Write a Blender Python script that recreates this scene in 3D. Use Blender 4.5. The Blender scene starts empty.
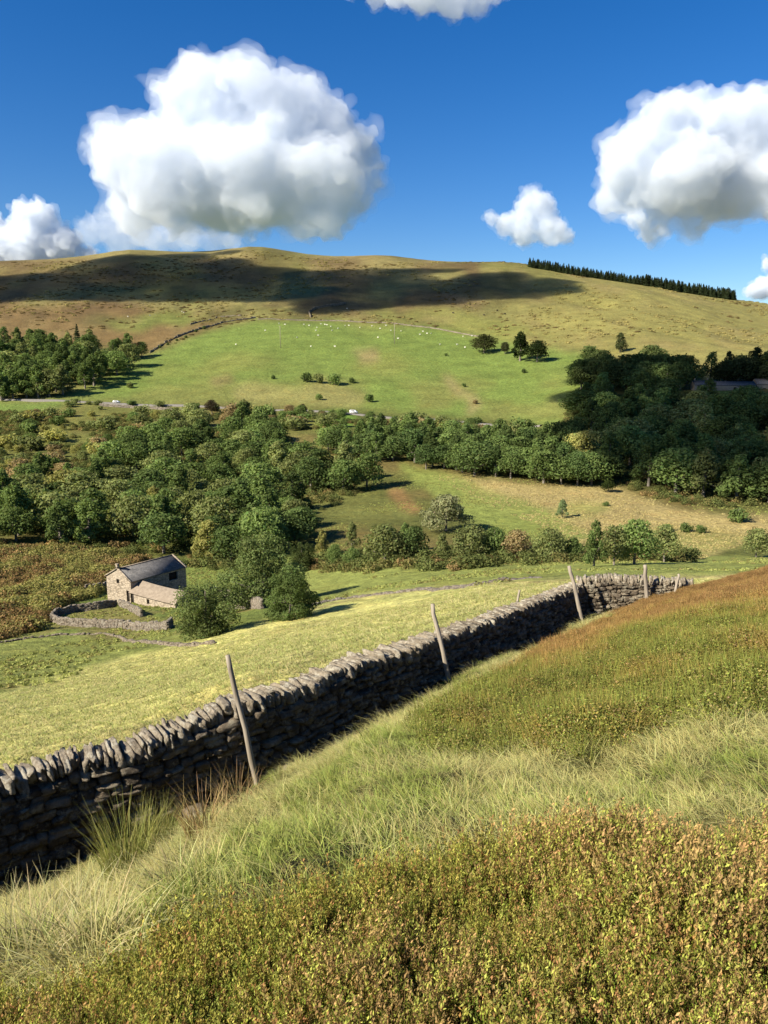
import bpy, math
import numpy as np
R = math.radians
C = bpy.context.scene.collection
rng = np.random.default_rng(7)

# ------------------------------------------------------------------ camera
W0, H0, F, PITCH = 768, 1024, 769.0, R(10.8)
cp, sp = math.cos(PITCH), math.sin(PITCH)

def ray(px, py):
    """direction of a picture point, scaled to one metre of northing"""
    a, b = (np.asarray(px, float) - 384) / F, (512 - np.asarray(py, float)) / F
    dy = cp + sp * b
    return a / dy, (-sp + cp * b) / dy            # X per Y, Z per Y

def at(px, py, Y):
    u, s = ray(px, py)
    return np.stack([u * Y, np.ones_like(u) * Y, s * Y], -1)

def project(X, Y, Z):
    X, Y, Z = np.asarray(X, float), np.asarray(Y, float), np.asarray(Z, float)
    d = Y * cp - Z * sp
    v = Y * sp + Z * cp
    d = np.where(d < 0.05, 0.05, d)
    return 384 + F * X / d, 512 - F * v / d

# ------------------------------------------------------------------ noise
def _hash(ix, iy, seed):
    n = (ix.astype(np.int64) * 374761393 + iy.astype(np.int64) * 668265263 + seed * 1442695041) & 0x7fffffff
    n = ((n ^ (n >> 13)) * 1274126177) & 0x7fffffff
    n = (n ^ (n >> 16)) & 0xffffff
    return n / float(0xffffff)

def vnoise(x, y, seed=0):
    x, y = np.asarray(x, float), np.asarray(y, float)
    ix, iy = np.floor(x), np.floor(y)
    fx, fy = x - ix, y - iy
    fx, fy = fx * fx * (3 - 2 * fx), fy * fy * (3 - 2 * fy)
    a, b = _hash(ix, iy, seed), _hash(ix + 1, iy, seed)
    c, d = _hash(ix, iy + 1, seed), _hash(ix + 1, iy + 1, seed)
    return (a * (1 - fx) + b * fx) * (1 - fy) + (c * (1 - fx) + d * fx) * fy

def fbm(x, y, seed=0, octv=4):
    t, a, s = 0.0, 1.0, 0.0
    for i in range(octv):
        t = t + a * vnoise(x * 2 ** i, y * 2 ** i, seed + i * 17)
        s += a
        a *= 0.55
    return t / s                                    # 0..1 around .5

def sstep(a, b, x):
    t = np.clip((x - a) / (b - a), 0, 1)
    return t * t * (3 - 2 * t)

def inpoly(px, py, poly):
    px, py = np.asarray(px, float), np.asarray(py, float)
    r = np.zeros(px.shape, bool)
    n = len(poly)
    for i in range(n):
        x1, y1 = poly[i]
        x2, y2 = poly[(i + 1) % n]
        if y1 == y2:
            continue
        c = (y1 > py) != (y2 > py)
        r ^= c & (px < (x2 - x1) * (py - y1) / (y2 - y1) + x1)
    return r

# ------------------------------------------------------------------ terrain
TAB = {
 -250: [(1024,2.5),(990,2.9),(930,5.0),(880,8.0),(850,12),(790,18),(720,48),(660,95),(610,130),(545,200),(475,330),(422,460),(403,520),(375,620),(348,740),(322,900),(290,1150),(272,1350),(310,2000)],
 0: [(1024,2.3),(990,2.6),(930,4.6),(885,8.2),(816,12),(768,18),(690,50),(640,100),(605,130),(540,200),(470,330),(420,460),(403,520),(375,620),(345,740),(318,900),(285,1150),(262,1350),(302,2000)],
 128: [(1024,2.05),(950,2.9),(890,5),(835,9),(785,13),(740,19),(700,33),(655,65),(640,90),(605,128),(590,150),(545,200),(470,330),(420,460),(404,520),(370,640),(345,760),(320,900),(285,1150),(252,1350),(295,2000)],
 256: [(1024,1.85),(900,2.95),(840,4.2),(810,6.5),(785,10),(740,14),(684,20),(650,42),(622,75),(610,100),(595,140),(560,180),(520,240),(470,330),(430,430),(408,520),(370,640),(345,750),(319,900),(285,1150),(249,1350),(293,2000)],
 384: [(1024,1.75),(860,3.3),(800,4.6),(740,7),(722,12.2),(676,17),(645,24),(610,60),(592,95),(568,140),(545,185),(520,225),(480,300),(440,400),(415,500),(400,550),(365,670),(335,800),(318,900),(285,1130),(257,1330),(299,2000)],
 512: [(1024,1.7),(835,3.4),(760,5.3),(700,8.2),(660,12.5),(656,17),(618,22),(601,30),(578,70),(563,130),(540,180),(520,215),(490,270),(460,330),(424,470),(400,540),(350,720),(320,880),(290,1050),(264,1250),(304,2000)],
 640: [(1024,1.6),(833,3.2),(740,5.4),(660,9.5),(626,14),(604,19),(601,23),(584,35),(574,60),(568,90),(560,130),(545,180),(520,215),(490,270),(450,340),(400,480),(360,620),(325,780),(285,1200),(318,2000)],
 768: [(1024,1.55),(825,3.1),(700,6),(640,9),(604,12.5),(576,17),(578,26),(573,50),(567,90),(560,130),(552,170),(530,200),(505,235),(450,340),(390,500),(355,620),(330,850),(305,1150),(332,2000)],
 1000: [(1024,1.5),(800,3),(680,6),(610,9),(574,12.5),(540,17),(550,26),(565,60),(560,130),(550,170),(505,235),(450,340),(390,500),(350,620),(338,850),(326,1150),(345,2000)],
}
pts = []
for px, rows in TAB.items():
    for py, Y in rows:
        pts.append(at(px, py, Y))
    pts.append(at(px, 354, 5200))
pts = [np.array(p) for p in pts]
def cart(az, r, z):
    return np.array([math.sin(R(az)) * r, math.cos(R(az)) * r, z])
pts += [np.array(p) for p in [(0, .01, -1.6), (-1.2, .0, -2.1), (1.2, .0, -1.2), (0, -1.5, -1.4)]]
for az, k in ((-75, -.50), (75, .16), (-130, -.30), (130, .30)):
    for r in (4, 12, 40):
        pts.append(cart(az, r, -1.6 + k * r))
for az, zs in ((-75, (-42, -45, 0, 160)), (-130, (-42, -45, 0, 130)), (75, (-18, -40, -10, 70)), (130, (-10, -10, 10, 70))):
    for r, z in zip((130, 300, 620, 1500), zs):
        pts.append(cart(az, r, z))
P = np.array(pts)
def tw(X, Y):
    r = np.hypot(X, Y)
    return np.arctan2(X, Y) * 3.0, np.log(r + 2.0), r
a_, b_, r_ = tw(P[:, 0], P[:, 1])
q_ = P[:, 2] / (r_ + 4.0)
def kern(d2):
    return 0.5 * d2 * np.log(d2 + 1e-12)
n_ = len(P)
A = np.zeros((n_ + 3, n_ + 3))
A[:n_, :n_] = kern((a_[:, None] - a_) ** 2 + (b_[:, None] - b_) ** 2) + np.eye(n_) * 2e-4
A[:n_, n_] = 1; A[:n_, n_ + 1] = a_; A[:n_, n_ + 2] = b_
A[n_:, :n_] = A[:n_, n_:].T
sol = np.linalg.solve(A, np.concatenate([q_, np.zeros(3)]))

TH = np.concatenate([R(-130) + np.linspace(0, 1, 40, endpoint=False) ** .8 * R(98), np.linspace(R(-32), R(32), 640),
                     R(32) + np.linspace(0, 1, 41)[1:] ** 1.3 * R(98)])
LR = np.linspace(math.log(2.25), math.log(5600.0), 860)
GT, GL = np.meshgrid(TH, LR, indexing='ij')
GR = np.exp(GL) - 2.0
GX, GY = np.sin(GT) * GR, np.cos(GT) * GR
ct, cl = np.linspace(TH[0], TH[-1], 260), np.linspace(LR[0], LR[-1], 430)
CT, CL = np.meshgrid(ct, cl, indexing='ij')
q = np.zeros(CT.size); fa, fb = CT.ravel() * 3.0, CL.ravel()
q[:] = sol[n_] + sol[n_ + 1] * fa + sol[n_ + 2] * fb
for i in range(n_):
    q += sol[i] * kern((fa - a_[i]) ** 2 + (fb - b_[i]) ** 2)
q = q.reshape(CT.shape)
def bil(arr, fi, fj):
    i = np.clip(np.floor(fi).astype(int), 0, arr.shape[0] - 2); j = np.clip(np.floor(fj).astype(int), 0, arr.shape[1] - 2)
    u, v = np.clip(fi - i, 0, 1), np.clip(fj - j, 0, 1)
    return (arr[i, j] * (1 - u) + arr[i + 1, j] * u) * (1 - v) + (arr[i, j + 1] * (1 - u) + arr[i + 1, j + 1] * u) * v
GZ = bil(q, np.interp(GT, ct, np.arange(len(ct))), np.interp(GL, cl, np.arange(len(cl)))) * (GR + 4.0)

# land form detail: tussocks near, hummocks in the valley, gullies on the hill
far = sstep(560, 1000, GR)
mid = sstep(25, 60, GR) * (1 - sstep(110, 150, GR))
val = sstep(140, 220, GR) * (1 - .6 * sstep(450, 560, GR))
GZ += (1 - sstep(20, 34, GR)) * sstep(1.2, 2.5, GR) * ((fbm(GX * 1.3, GY * 1.3, 3, 4) - .5) * .34)
GZ += (sstep(12, 22, GR) * (1 - sstep(150, 300, GR))) * (fbm(GX * .55, GY * .55, 5, 4) - .5) * .35
GZ += mid * (fbm(GX * .06, GY * .06, 9, 3) - .5) * 1.0
GZ += val * (fbm(GX * .03, GY * .03, 11, 4) - .5) * 2.4
fg = fbm(GX * .012 + GY * .004, GY * .0035 - GX * .002, 21, 5) - .5
GZ += far * fg * (10.0 - 9.6 * sstep(1080, 1260, GR)) + far * (1 - .6 * sstep(1150, 1300, GR)) * (fbm(GX * .03, GY * .012, 23, 4) - .5) * 3.0
GZ -= far * sstep(130, 260, GX) * (1 - sstep(1150, 1280, GR)) * 8.0 * sstep(.5, .72, fbm((GX * .95 + GY * .30) * .016, (GX * .30 - GY * .95) * .0022, 57, 3))
GZ += sstep(480, 600, GR) * (1 - far) * (fbm(GX * .016, GY * .012, 27, 4) - .5) * 4.0

def ground(X, Y):
    X, Y = np.asarray(X, float), np.asarray(Y, float)
    return bil(GZ, np.interp(np.arctan2(X, Y), TH, np.arange(len(TH))), np.interp(np.log(np.hypot(X, Y) + 2), LR, np.arange(len(LR))))

_YS = np.exp(np.linspace(math.log(1.4), math.log(2200), 900))
def hit(px, py, ymin=1.4, ymax=2200):
    """first point of the land under a picture point, beyond ymin"""
    u, s = ray(px, py)
    Y = _YS[(_YS >= ymin) & (_YS <= ymax)]
    d = s * Y - ground(u * Y, Y)
    k = np.where(d <= 0)[0]
    k = k[0] if len(k) else int(np.argmin(d))
    if k > 0 and d[k] <= 0 and d[k - 1] > 0:
        t = d[k - 1] / (d[k - 1] - d[k])
        y = Y[k - 1] + t * (Y[k] - Y[k - 1])
    else:
        y = Y[k]
    return np.array([u * y, y, float(ground(u * y, y))])

# sun direction
SUN_AZ, SUN_EL = R(239), R(35)
sdir = np.array([math.sin(SUN_AZ) * math.cos(SUN_EL), math.cos(SUN_AZ) * math.cos(SUN_EL), math.sin(SUN_EL)])

# ------------------------------------------------------------------ object helpers
def tag(o, label=None, cat=None, group=None, kind=None):
    for k, v in (('label', label), ('category', cat), ('group', group), ('kind', kind)):
        if v:
            o[k] = v
    return o

def newmesh(name, V, Fc, mats=None, col=None, smooth=False, midx=None):
    """V (n,3), Fc (m,k) one polygon size, or a list of such arrays"""
    V = np.ascontiguousarray(V, np.float32)
    Fl = Fc if isinstance(Fc, list) else [Fc]
    Fl = [np.asarray(f, np.int32) for f in Fl if len(f)]
    me = bpy.data.meshes.new(name)
    me.vertices.add(len(V)); me.vertices.foreach_set('co', V.ravel())
    loops = np.concatenate([f.ravel() for f in Fl])
    sizes = np.concatenate([np.full(len(f), f.shape[1], np.int32) for f in Fl])
    starts = np.concatenate([[0], np.cumsum(sizes)[:-1]]).astype(np.int32)
    me.loops.add(len(loops)); me.loops.foreach_set('vertex_index', loops)
    me.polygons.add(len(sizes)); me.polygons.foreach_set('loop_start', starts); me.polygons.foreach_set('loop_total', sizes)
    if smooth:
        me.polygons.foreach_set('use_smooth', np.ones(len(sizes), bool))
    if mats:
        for m in (mats if isinstance(mats, (list, tuple)) else [mats]):
            me.materials.append(m)
    if midx is not None:
        me.polygons.foreach_set('material_index', np.asarray(midx, np.int32))
    me.update(calc_edges=True)
    if col is not None:
        at_ = me.color_attributes.new('Col', 'FLOAT_COLOR', 'POINT')
        c4 = np.ones((len(V), 4), np.float32); c4[:, :3] = col
        at_.data.foreach_set('color', c4.ravel())
    me.validate(clean_customdata=False)
    return me

def obj(name, me, parent=None, loc=None, link=True):
    o = bpy.data.objects.new(name, me)
    if link:
        C.objects.link(o)
    if parent is not None:
        o.parent = parent
    if loc is not None:
        o.location = loc
    return o

def empty(name, loc, rz=0.0):
    o = bpy.data.objects.new(name, None)
    o.empty_display_size = .2
    C.objects.link(o)
    o.location = loc; o.rotation_euler = (0, 0, rz)
    return o

def copy_tree(o, parent=None):
    c = o.copy(); C.objects.link(c)
    if parent is not None:
        c.parent = parent
    for ch in list(o.children):
        copy_tree(ch, c)
    return c

def join(parts):
    """join (V, F) lists of equal polygon size"""
    V, Fa, n = [], [], 0
    for v, f in parts:
        V.append(v); Fa.append(np.asarray(f) + n); n += len(v)
    return np.concatenate(V), np.concatenate(Fa)

BOXF = np.array([[0, 1, 3, 2], [4, 6, 7, 5], [0, 4, 5, 1], [2, 3, 7, 6], [0, 2, 6, 4], [1, 5, 7, 3]])
def box(x0, x1, y0, y1, z0, z1):
    v = np.array([[x, y, z] for x in (x0, x1) for y in (y0, y1) for z in (z0, z1)], float)
    return v, BOXF.copy()

def tube(path, rad, n=8):
    """tapered tube along a polyline; quads, capped with a pinched end"""
    path = np.asarray(path, float); rad = np.broadcast_to(np.asarray(rad, float), (len(path),))
    V = []
    for i, p in enumerate(path):
        d = path[min(i + 1, len(path) - 1)] - path[max(i - 1, 0)]
        d = d / np.linalg.norm(d)
        a = np.cross(d, [0.3, .95, 0.1]); a /= np.linalg.norm(a); b = np.cross(d, a)
        t = np.linspace(0, 2 * math.pi, n, endpoint=False)
        V.append(p + rad[i] * (np.cos(t)[:, None] * a + np.sin(t)[:, None] * b))
    V.append(np.repeat(path[-1][None], n, 0))
    V.append(np.repeat(path[0][None], n, 0))
    V = np.concatenate(V); m = len(path) + 1
    Q = []
    for i in range(m - 1):
        for k in range(n):
            Q.append([i * n + k, i * n + (k + 1) % n, (i + 1) * n + (k + 1) % n, (i + 1) * n + k])
    for k in range(n):
        Q.append([m * n + k, m * n + (k + 1) % n, (k + 1) % n, k])
    return V, np.array(Q)

# ------------------------------------------------------------------ materials
def mat(name):
    m = bpy.data.materials.new(name); m.use_nodes = True
    nt = m.node_tree; nt.nodes.clear()
    return m, nt

class N:
    """tiny node builder"""
    def __init__(s, nt):
        s.nt = nt
    def __call__(s, typ, _inp=None, **kw):
        n = s.nt.nodes.new(typ)
        for k, v in kw.items():
            setattr(n, k, v)
        for k, v in (_inp or {}).items():
            if isinstance(v, bpy.types.NodeSocket):
                s.nt.links.new(v, n.inputs[k])
            else:
                n.inputs[k].default_value = v
        return n

def ramp(n, fac, stops):
    r = n('ShaderNodeValToRGB', {'Fac': fac})
    e = r.color_ramp.elements
    while len(e) < len(stops):
        e.new(.5)
    for i, (p, c) in enumerate(stops):
        e[i].position = p
        e[i].color = (*c, 1) if len(c) == 3 else c
    return r.outputs['Color']

def mul(n, a, b, fac=1.0):
    m = n('ShaderNodeMix', data_type='RGBA', blend_type='MULTIPLY')
    m.inputs[0].default_value = fac
    for i, v in ((6, a), (7, b)):
        if isinstance(v, bpy.types.NodeSocket):
            n.nt.links.new(v, m.inputs[i])
        else:
            m.inputs[i].default_value = (*v, 1)
    return m.outputs[2]

def mixc(n, fac, a, b):
    m = n('ShaderNodeMix', data_type='RGBA', blend_type='MIX')
    for i, v in ((0, fac), (6, a), (7, b)):
        if isinstance(v, bpy.types.NodeSocket):
            n.nt.links.new(v, m.inputs[i])
        elif i == 0:
            m.inputs[0].default_value = v
        else:
            m.inputs[i].default_value = (*v, 1)
    return m.outputs[2]

def noise(n, co, scale, detail=4, rough=.55):
    return n('ShaderNodeTexNoise', {'Vector': co, 'Scale': scale, 'Detail': detail, 'Roughness': rough}).outputs['Fac']

def grey(a, b):
    return [(a[0], (a[1],) * 3), (b[0], (b[1],) * 3)]

def out_bsdf(n, color, rough=.9, bump=None, spec=.2):
    b = n('ShaderNodeBsdfPrincipled', {'Base Color': color, 'Roughness': rough, 'Specular IOR Level': spec})
    if bump is not None:
        n.nt.links.new(bump, b.inputs['Normal'])
    o = n('ShaderNodeOutputMaterial')
    n.nt.links.new(b.outputs[0], o.inputs[0])
    return b

def ground_mat():
    m, nt = mat('land'); n = N(nt)
    co = n('ShaderNodeNewGeometry').outputs['Position']
    col = n('ShaderNodeAttribute', attribute_name='Col').outputs['Color']
    c = mul(n, col, ramp(n, noise(n, co, 5.0, 5, .65), grey((.25, .55), (.78, 1.5))))
    c = mul(n, c, ramp(n, noise(n, co, .55, 5, .6), grey((.25, .62), (.78, 1.38))))
    c = mul(n, c, ramp(n, noise(n, co, .06, 5, .6), grey((.25, .72), (.78, 1.28))))
    c = mixc(n, ramp(n, noise(n, co, .17, 5, .6), grey((.5, 0.), (.85, .55))), c, mul(n, c, (1.25, .98, .8)))
    b1 = n('ShaderNodeBump', {'Height': noise(n, co, 3.0, 6, .7), 'Distance': .25, 'Strength': .9})
    b2 = n('ShaderNodeBump', {'Height': noise(n, co, .25, 6, .65), 'Distance': 1.6, 'Strength': .7, 'Normal': b1.outputs[0]})
    out_bsdf(n, c, .95, b2.outputs[0], .1)
    return m

def leaf_mat(name, base=None, rnd=.25, transl=.3, use_obj=True, tint=None):
    """foliage: colour of its own per leaf (Col) x per object colour; some light passes through"""
    m, nt = mat(name); n = N(nt)
    col = n('ShaderNodeAttribute', attribute_name='Col').outputs['Color']
    oi = n('ShaderNodeObjectInfo')
    if use_obj:
        col = mul(n, col, oi.outputs['Color'])
    if base:
        col = mul(n, col, base)
    if rnd:
        col = mul(n, col, ramp(n, oi.outputs['Random'], grey((0, 1 - rnd), (1, 1 + rnd))))
    if tint:
        f = n('ShaderNodeMath', {0: oi.outputs['Random'], 1: 7.31}, operation='MULTIPLY')
        f = n('ShaderNodeMath', {0: f.outputs[0]}, operation='FRACT')
        f = n('ShaderNodeMath', {0: f.outputs[0], 1: tint[1]}, operation='MULTIPLY')
        col = mixc(n, f.outputs[0], col, tint[0])
    d = n('ShaderNodeBsdfDiffuse', {'Color': col})
    t = n('ShaderNodeBsdfTranslucent', {'Color': mul(n, col, (1.15, 1.15, .75))})
    x = n('ShaderNodeMixShader', {'Fac': transl})
    nt.links.new(d.outputs[0], x.inputs[1]); nt.links.new(t.outputs[0], x.inputs[2])
    o = n('ShaderNodeOutputMaterial')
    nt.links.new(x.outputs[0], o.inputs[0])
    return m

def stone_mat(name, dark, light, lichen, scale=1.0):
    m, nt = mat(name); n = N(nt)
    co = n('ShaderNodeNewGeometry').outputs['Position']
    isl = n('ShaderNodeNewGeometry').outputs['Random Per Island']
    c = mixc(n, isl, dark, light)
    c = mul(n, c, ramp(n, noise(n, co, 14 * scale, 6, .7), grey((.25, .42), (.75, 1.5))))
    c = mixc(n, ramp(n, noise(n, co, 6 * scale, 6, .75), grey((.5, 0.), (.6, .85))), c, lichen)
    b = n('ShaderNodeBump', {'Height': noise(n, co, 30 * scale, 6, .75), 'Distance': .06 / scale, 'Strength': 1.0})
    out_bsdf(n, c, .92, b.outputs[0], .2)
    return m

def plain_mat(name, c0, c1, scale, rough=.85, stretch=None, bumpd=.01, spec=.2, metallic=0.):
    m, nt = mat(name); n = N(nt)
    co = n('ShaderNodeTexCoord').outputs['Object']
    if stretch:
        co = n('ShaderNodeMapping', {'Vector': co, 'Scale': stretch}).outputs[0]
    f = noise(n, co, scale, 6, .65)
    b = n('ShaderNodeBump', {'Height': f, 'Distance': bumpd, 'Strength': .6})
    p = out_bsdf(n, ramp(n, f, [(.3, c0), (.7, c1)]), rough, b.outputs[0], spec)
    p.inputs['Metallic'].default_value = metallic
    return m

# ------------------------------------------------------------------ land: colours of what grows where
WT = np.array([(-220, 836, 6.6), (-120, 812, 7.3), (0, 775, 8.2), (60, 759, 8.6), (130, 741, 9.0), (180, 722, 9.4), (250, 693, 10), (290, 686, 10.7),
               (340, 664, 11.6), (400, 646, 12.8), (450, 630, 14.4), (520, 604, 17), (560, 590, 19.0), (578, 583, 19.8)])   # wall top: px, py, Y
WTR = np.array([(577, 578, 19.9), (610, 575, 19.7), (650, 577, 19.4), (694, 580, 19.0)])
top1 = at(WT[:, 0], WT[:, 1], WT[:, 2]); top2 = at(WTR[:, 0], WTR[:, 1], WTR[:, 2])
def wall_line_Y(px):
    return np.interp(px, np.concatenate([WT[:, 0], [690, 800, 1000]]), np.concatenate([WT[:, 2], [20.5, 19, 18]]))

BIL = [(-900, 2600), (-900, 1050), (-120, 1052), (0, 1032), (100, 1006), (200, 956), (300, 924), (400, 894), (470, 882), (540, 870), (620, 868), (700, 880), (768, 864), (1000, 830), (1700, 830), (1700, 2600)]
HEA = [(438, 752), (452, 716), (500, 690), (530, 660), (578, 636), (640, 601), (690, 583), (768, 561), (1100, 495), (1100, 640), (768, 694), (710, 716), (640, 735), (560, 752), (500, 742)]
cpx, cpy = project(GX, GY, GZ)
w1 = (fbm(cpx * .03, cpy * .05, 41, 4) - .5) * 26
w2 = (fbm(cpx * .03, cpy * .05, 43, 4) - .5) * 14
wx, wy = cpx + w1, cpy + w2
def reg(poly):
    return inpoly(wx, wy, poly)
GC = np.zeros(GX.shape + (3,)); GC[:] = (.135, .133, .05)
def lay(mask, c, k=1.0):
    a = (np.asarray(mask, float) * k)[..., None]
    GC[:] = GC * (1 - a) + np.array(c) * a
hn = fbm(GX * .006 + GY * .004, GY * .004, 51, 5)
lay(sstep(.42, .62, hn), (.125, .125, .04))
lay(sstep(.58, .75, fbm(GX * .01, GY * .005, 53, 5)), (.12, .082, .038), .8)
lay((cpy < 282) * (cpx < 560) * sstep(.40, .6, fbm(GX * .012, GY * .006, 55, 5)), (.18, .155, .068), .8)
# golden flank to the right, with furrows slanting down it
gold = sstep(480, 600, cpx + (cpy - 300) * .8) * (GR > 600)
lay(gold, (.172, .165, .056))
fur = fbm((GX * .95 + GY * .30) * .016, (GX * .30 - GY * .95) * .0022, 57, 3)
lay(gold * sstep(.52, .64, fur), (.12, .118, .04), .7)
lay(gold * sstep(.62, .75, fbm(GX * .01, GY * .01, 58, 4)), (.215, .185, .075), .6)
lay(reg([(-300, 335), (-300, 302), (80, 300), (215, 312), (225, 322), (180, 338), (150, 352), (110, 350)]), (.125, .085, .038), .9)
lay(reg([(-300, 316), (-300, 306), (90, 306), (225, 305), (330, 312), (420, 308), (430, 300), (200, 298)]) * sstep(.4, .6, fbm(GX * .01, GY * .01, 59, 4)), (.17, .155, .06), .8)
lay(reg([(92, 324), (130, 313), (200, 310), (226, 316), (180, 328), (110, 329)]), (.115, .135, .036))
lay(reg([(312, 320), (330, 306), (400, 306), (480, 312), (560, 338), (480, 334), (430, 324)]), (.145, .155, .045))
PAST = [(40, 402), (100, 380), (150, 354), (205, 331), (258, 320), (330, 321), (430, 327), (480, 336), (575, 352), (612, 366), (610, 404), (560, 428), (480, 421), (350, 414), (250, 409), (150, 404)]
pn = fbm(GX * .012, GY * .009, 61, 5)
PM = inpoly(cpx + w1 * .25, cpy + w2 * .25, PAST)
lay(PM, (.110, .156, .037))
lay(PM * sstep(.48, .68, pn), (.135, .155, .042), .9)
lay(PM * sstep(360, 395, cpy) * sstep(.45, .6, fbm(GX * .03, GY * .02, 63, 4)), (.14, .145, .045), .7)
lay(reg([(228, 392), (250, 384), (335, 384), (375, 398), (360, 408), (240, 404)]), (.195, .175, .07), .7)
lay(reg([(205, 378), (235, 376), (240, 386), (210, 386)]), (.17, .13, .06), .7)
lay(reg([(352, 352), (375, 350), (378, 362), (355, 364)]), (.20, .155, .08), .7)
lay(reg([(440, 374), (452, 374), (482, 410), (468, 414)]), (.20, .165, .08), .7)
lay(reg([(440, 294), (480, 297), (485, 302), (430, 301)]), (.27, .21, .11), .9)
m1 = fbm(GX * .022, GY * .010, 101, 5); m2 = fbm(GX * .05 + 7, GY * .02, 103, 4)
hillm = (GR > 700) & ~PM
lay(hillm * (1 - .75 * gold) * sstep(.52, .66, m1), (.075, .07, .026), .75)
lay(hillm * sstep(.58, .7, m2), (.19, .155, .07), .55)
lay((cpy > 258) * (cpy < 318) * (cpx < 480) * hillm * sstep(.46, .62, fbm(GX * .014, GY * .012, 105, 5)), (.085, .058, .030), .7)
# valley sides below the road
VAL = (cpy > 405 + (cpx > 300) * (cpx - 300) * .08) & (GR > 135) & (GR < 640)
vn = fbm(GX * .035, GY * .03, 65, 5)
lay(VAL, (.075, .085, .024))
lay(VAL * sstep(.5, .66, vn), (.13, .105, .04), .8)
lay(VAL * (cpy < 455) * (cpx < 330) * sstep(.42, .55, fbm(GX * .05, GY * .05, 67, 4)), (.12, .13, .036), .9)
lay(reg([(-300, 400), (55, 400), (60, 410), (-300, 414)]), (.11, .165, .04))
lay(reg([(318, 412), (355, 414), (350, 428), (318, 430)]), (.10, .18, .03))
lay(reg([(300, 496), (350, 488), (410, 500), (405, 524), (330, 516)]), (.105, .115, .034))
lay(reg([(390, 489), (404, 488), (420, 512), (409, 517)]), (.21, .125, .055), .75)
BRN = [(425, 474), (520, 484), (612, 486), (692, 512), (775, 516), (775, 534), (700, 560), (600, 552), (560, 536), (500, 510)]
lay(reg(BRN), (.27, .225, .10))
lay(reg([(398, 464), (432, 470), (470, 486), (540, 506), (600, 536), (560, 548), (490, 530), (440, 505)]), (.155, .19, .05), .9)
lay(reg([(560, 500), (615, 505), (600, 520), (550, 512)]) | reg([(640, 530), (700, 528), (760, 540), (690, 560), (640, 552)]), (.20, .205, .065), .8)
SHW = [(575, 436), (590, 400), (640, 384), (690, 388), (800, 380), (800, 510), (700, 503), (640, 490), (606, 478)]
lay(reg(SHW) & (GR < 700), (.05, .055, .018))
lay(reg([(696, 390), (735, 392), (730, 408), (700, 406)]), (.075, .14, .03))
# green meadow before the row of trees, then the pale grazed field
NEARF = (GR < 190) & (GR > 10)
lay(NEARF & (cpy > 556) & (cpx > 240 + w1), (.175, .205, .058))
bnd = np.interp(cpx, [-400, 0, 90, 200, 300, 370, 480, 620, 760], [760, 695, 667, 640, 611, 594, 583, 578, 575])
lay((GR < 190) & (cpy > 585) & (cpx < 300), (.15, .175, .05))
lay((GR < 190) & (cpy > 540) & (cpx < 300) & (cpy < 632), (.115, .15, .038))
lay((GR < 140) * (GR > 55) * (cpx < 310) * sstep(.5, .65, fbm(GX * .09, GY * .07, 69, 4)), (.16, .14, .055), .7)
pale = sstep(-5, 4, cpy - bnd + w2 * .35) * (GR < 150) * (GR > 6)
lay(pale, (.38, .375, .14))
sn = fbm(GX * .12 + GY * .05, GY * .05, 71, 4)
lay(pale * sstep(.5, .68, sn), (.255, .275, .095), .8)
lay(pale * sstep(.55, .7, fbm(GX * .35, GY * .2, 73, 4)) * (GR < 60), (.25, .235, .10), .6)
lay(sstep(2, 0, np.abs(cpy - bnd - 1)) * (cpx > 280) * (GR < 190), (.24, .20, .10), .6)
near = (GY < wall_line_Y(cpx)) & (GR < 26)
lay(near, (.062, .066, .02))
lay(near & ~reg(BIL) & ~reg(HEA) & (fbm(GX * .9, GY * .9, 75, 4) > .5), (.11, .10, .036))
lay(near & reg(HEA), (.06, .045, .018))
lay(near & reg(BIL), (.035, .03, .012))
def blur(a, k):
    p = np.pad(a, ((k, k), (k, k), (0, 0)), 'edge'); c = np.cumsum(np.cumsum(p, 0), 1)
    c = np.pad(c, ((1, 0), (1, 0), (0, 0))); w = 2 * k + 1
    return (c[w:, w:] - c[:-w, w:] - c[w:, :-w] + c[:-w, :-w]) / w ** 2
kf = sstep(100, 200, GR)[..., None]
GC = GC * np.array([1.14, 1.10, 1.0])
GC = GC * (1 - kf) + blur(blur(GC, 2), 2) * kf
LAND = ground_mat()
nt_, nl_ = GX.shape
ii, jj = np.meshgrid(np.arange(nt_ - 1), np.arange(nl_ - 1), indexing='ij')
k0 = (ii * nl_ + jj).ravel()
QF = np.stack([k0, k0 + nl_, k0 + nl_ + 1, k0 + 1], 1)
# close the hole at the feet of the viewer
gv = np.stack([GX.ravel(), GY.ravel(), GZ.ravel()], 1)
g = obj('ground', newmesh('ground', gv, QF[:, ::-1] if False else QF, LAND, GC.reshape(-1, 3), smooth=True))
tag(g, 'valley land of rough pasture and moorland hillside under everything', 'ground', kind='structure')

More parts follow.
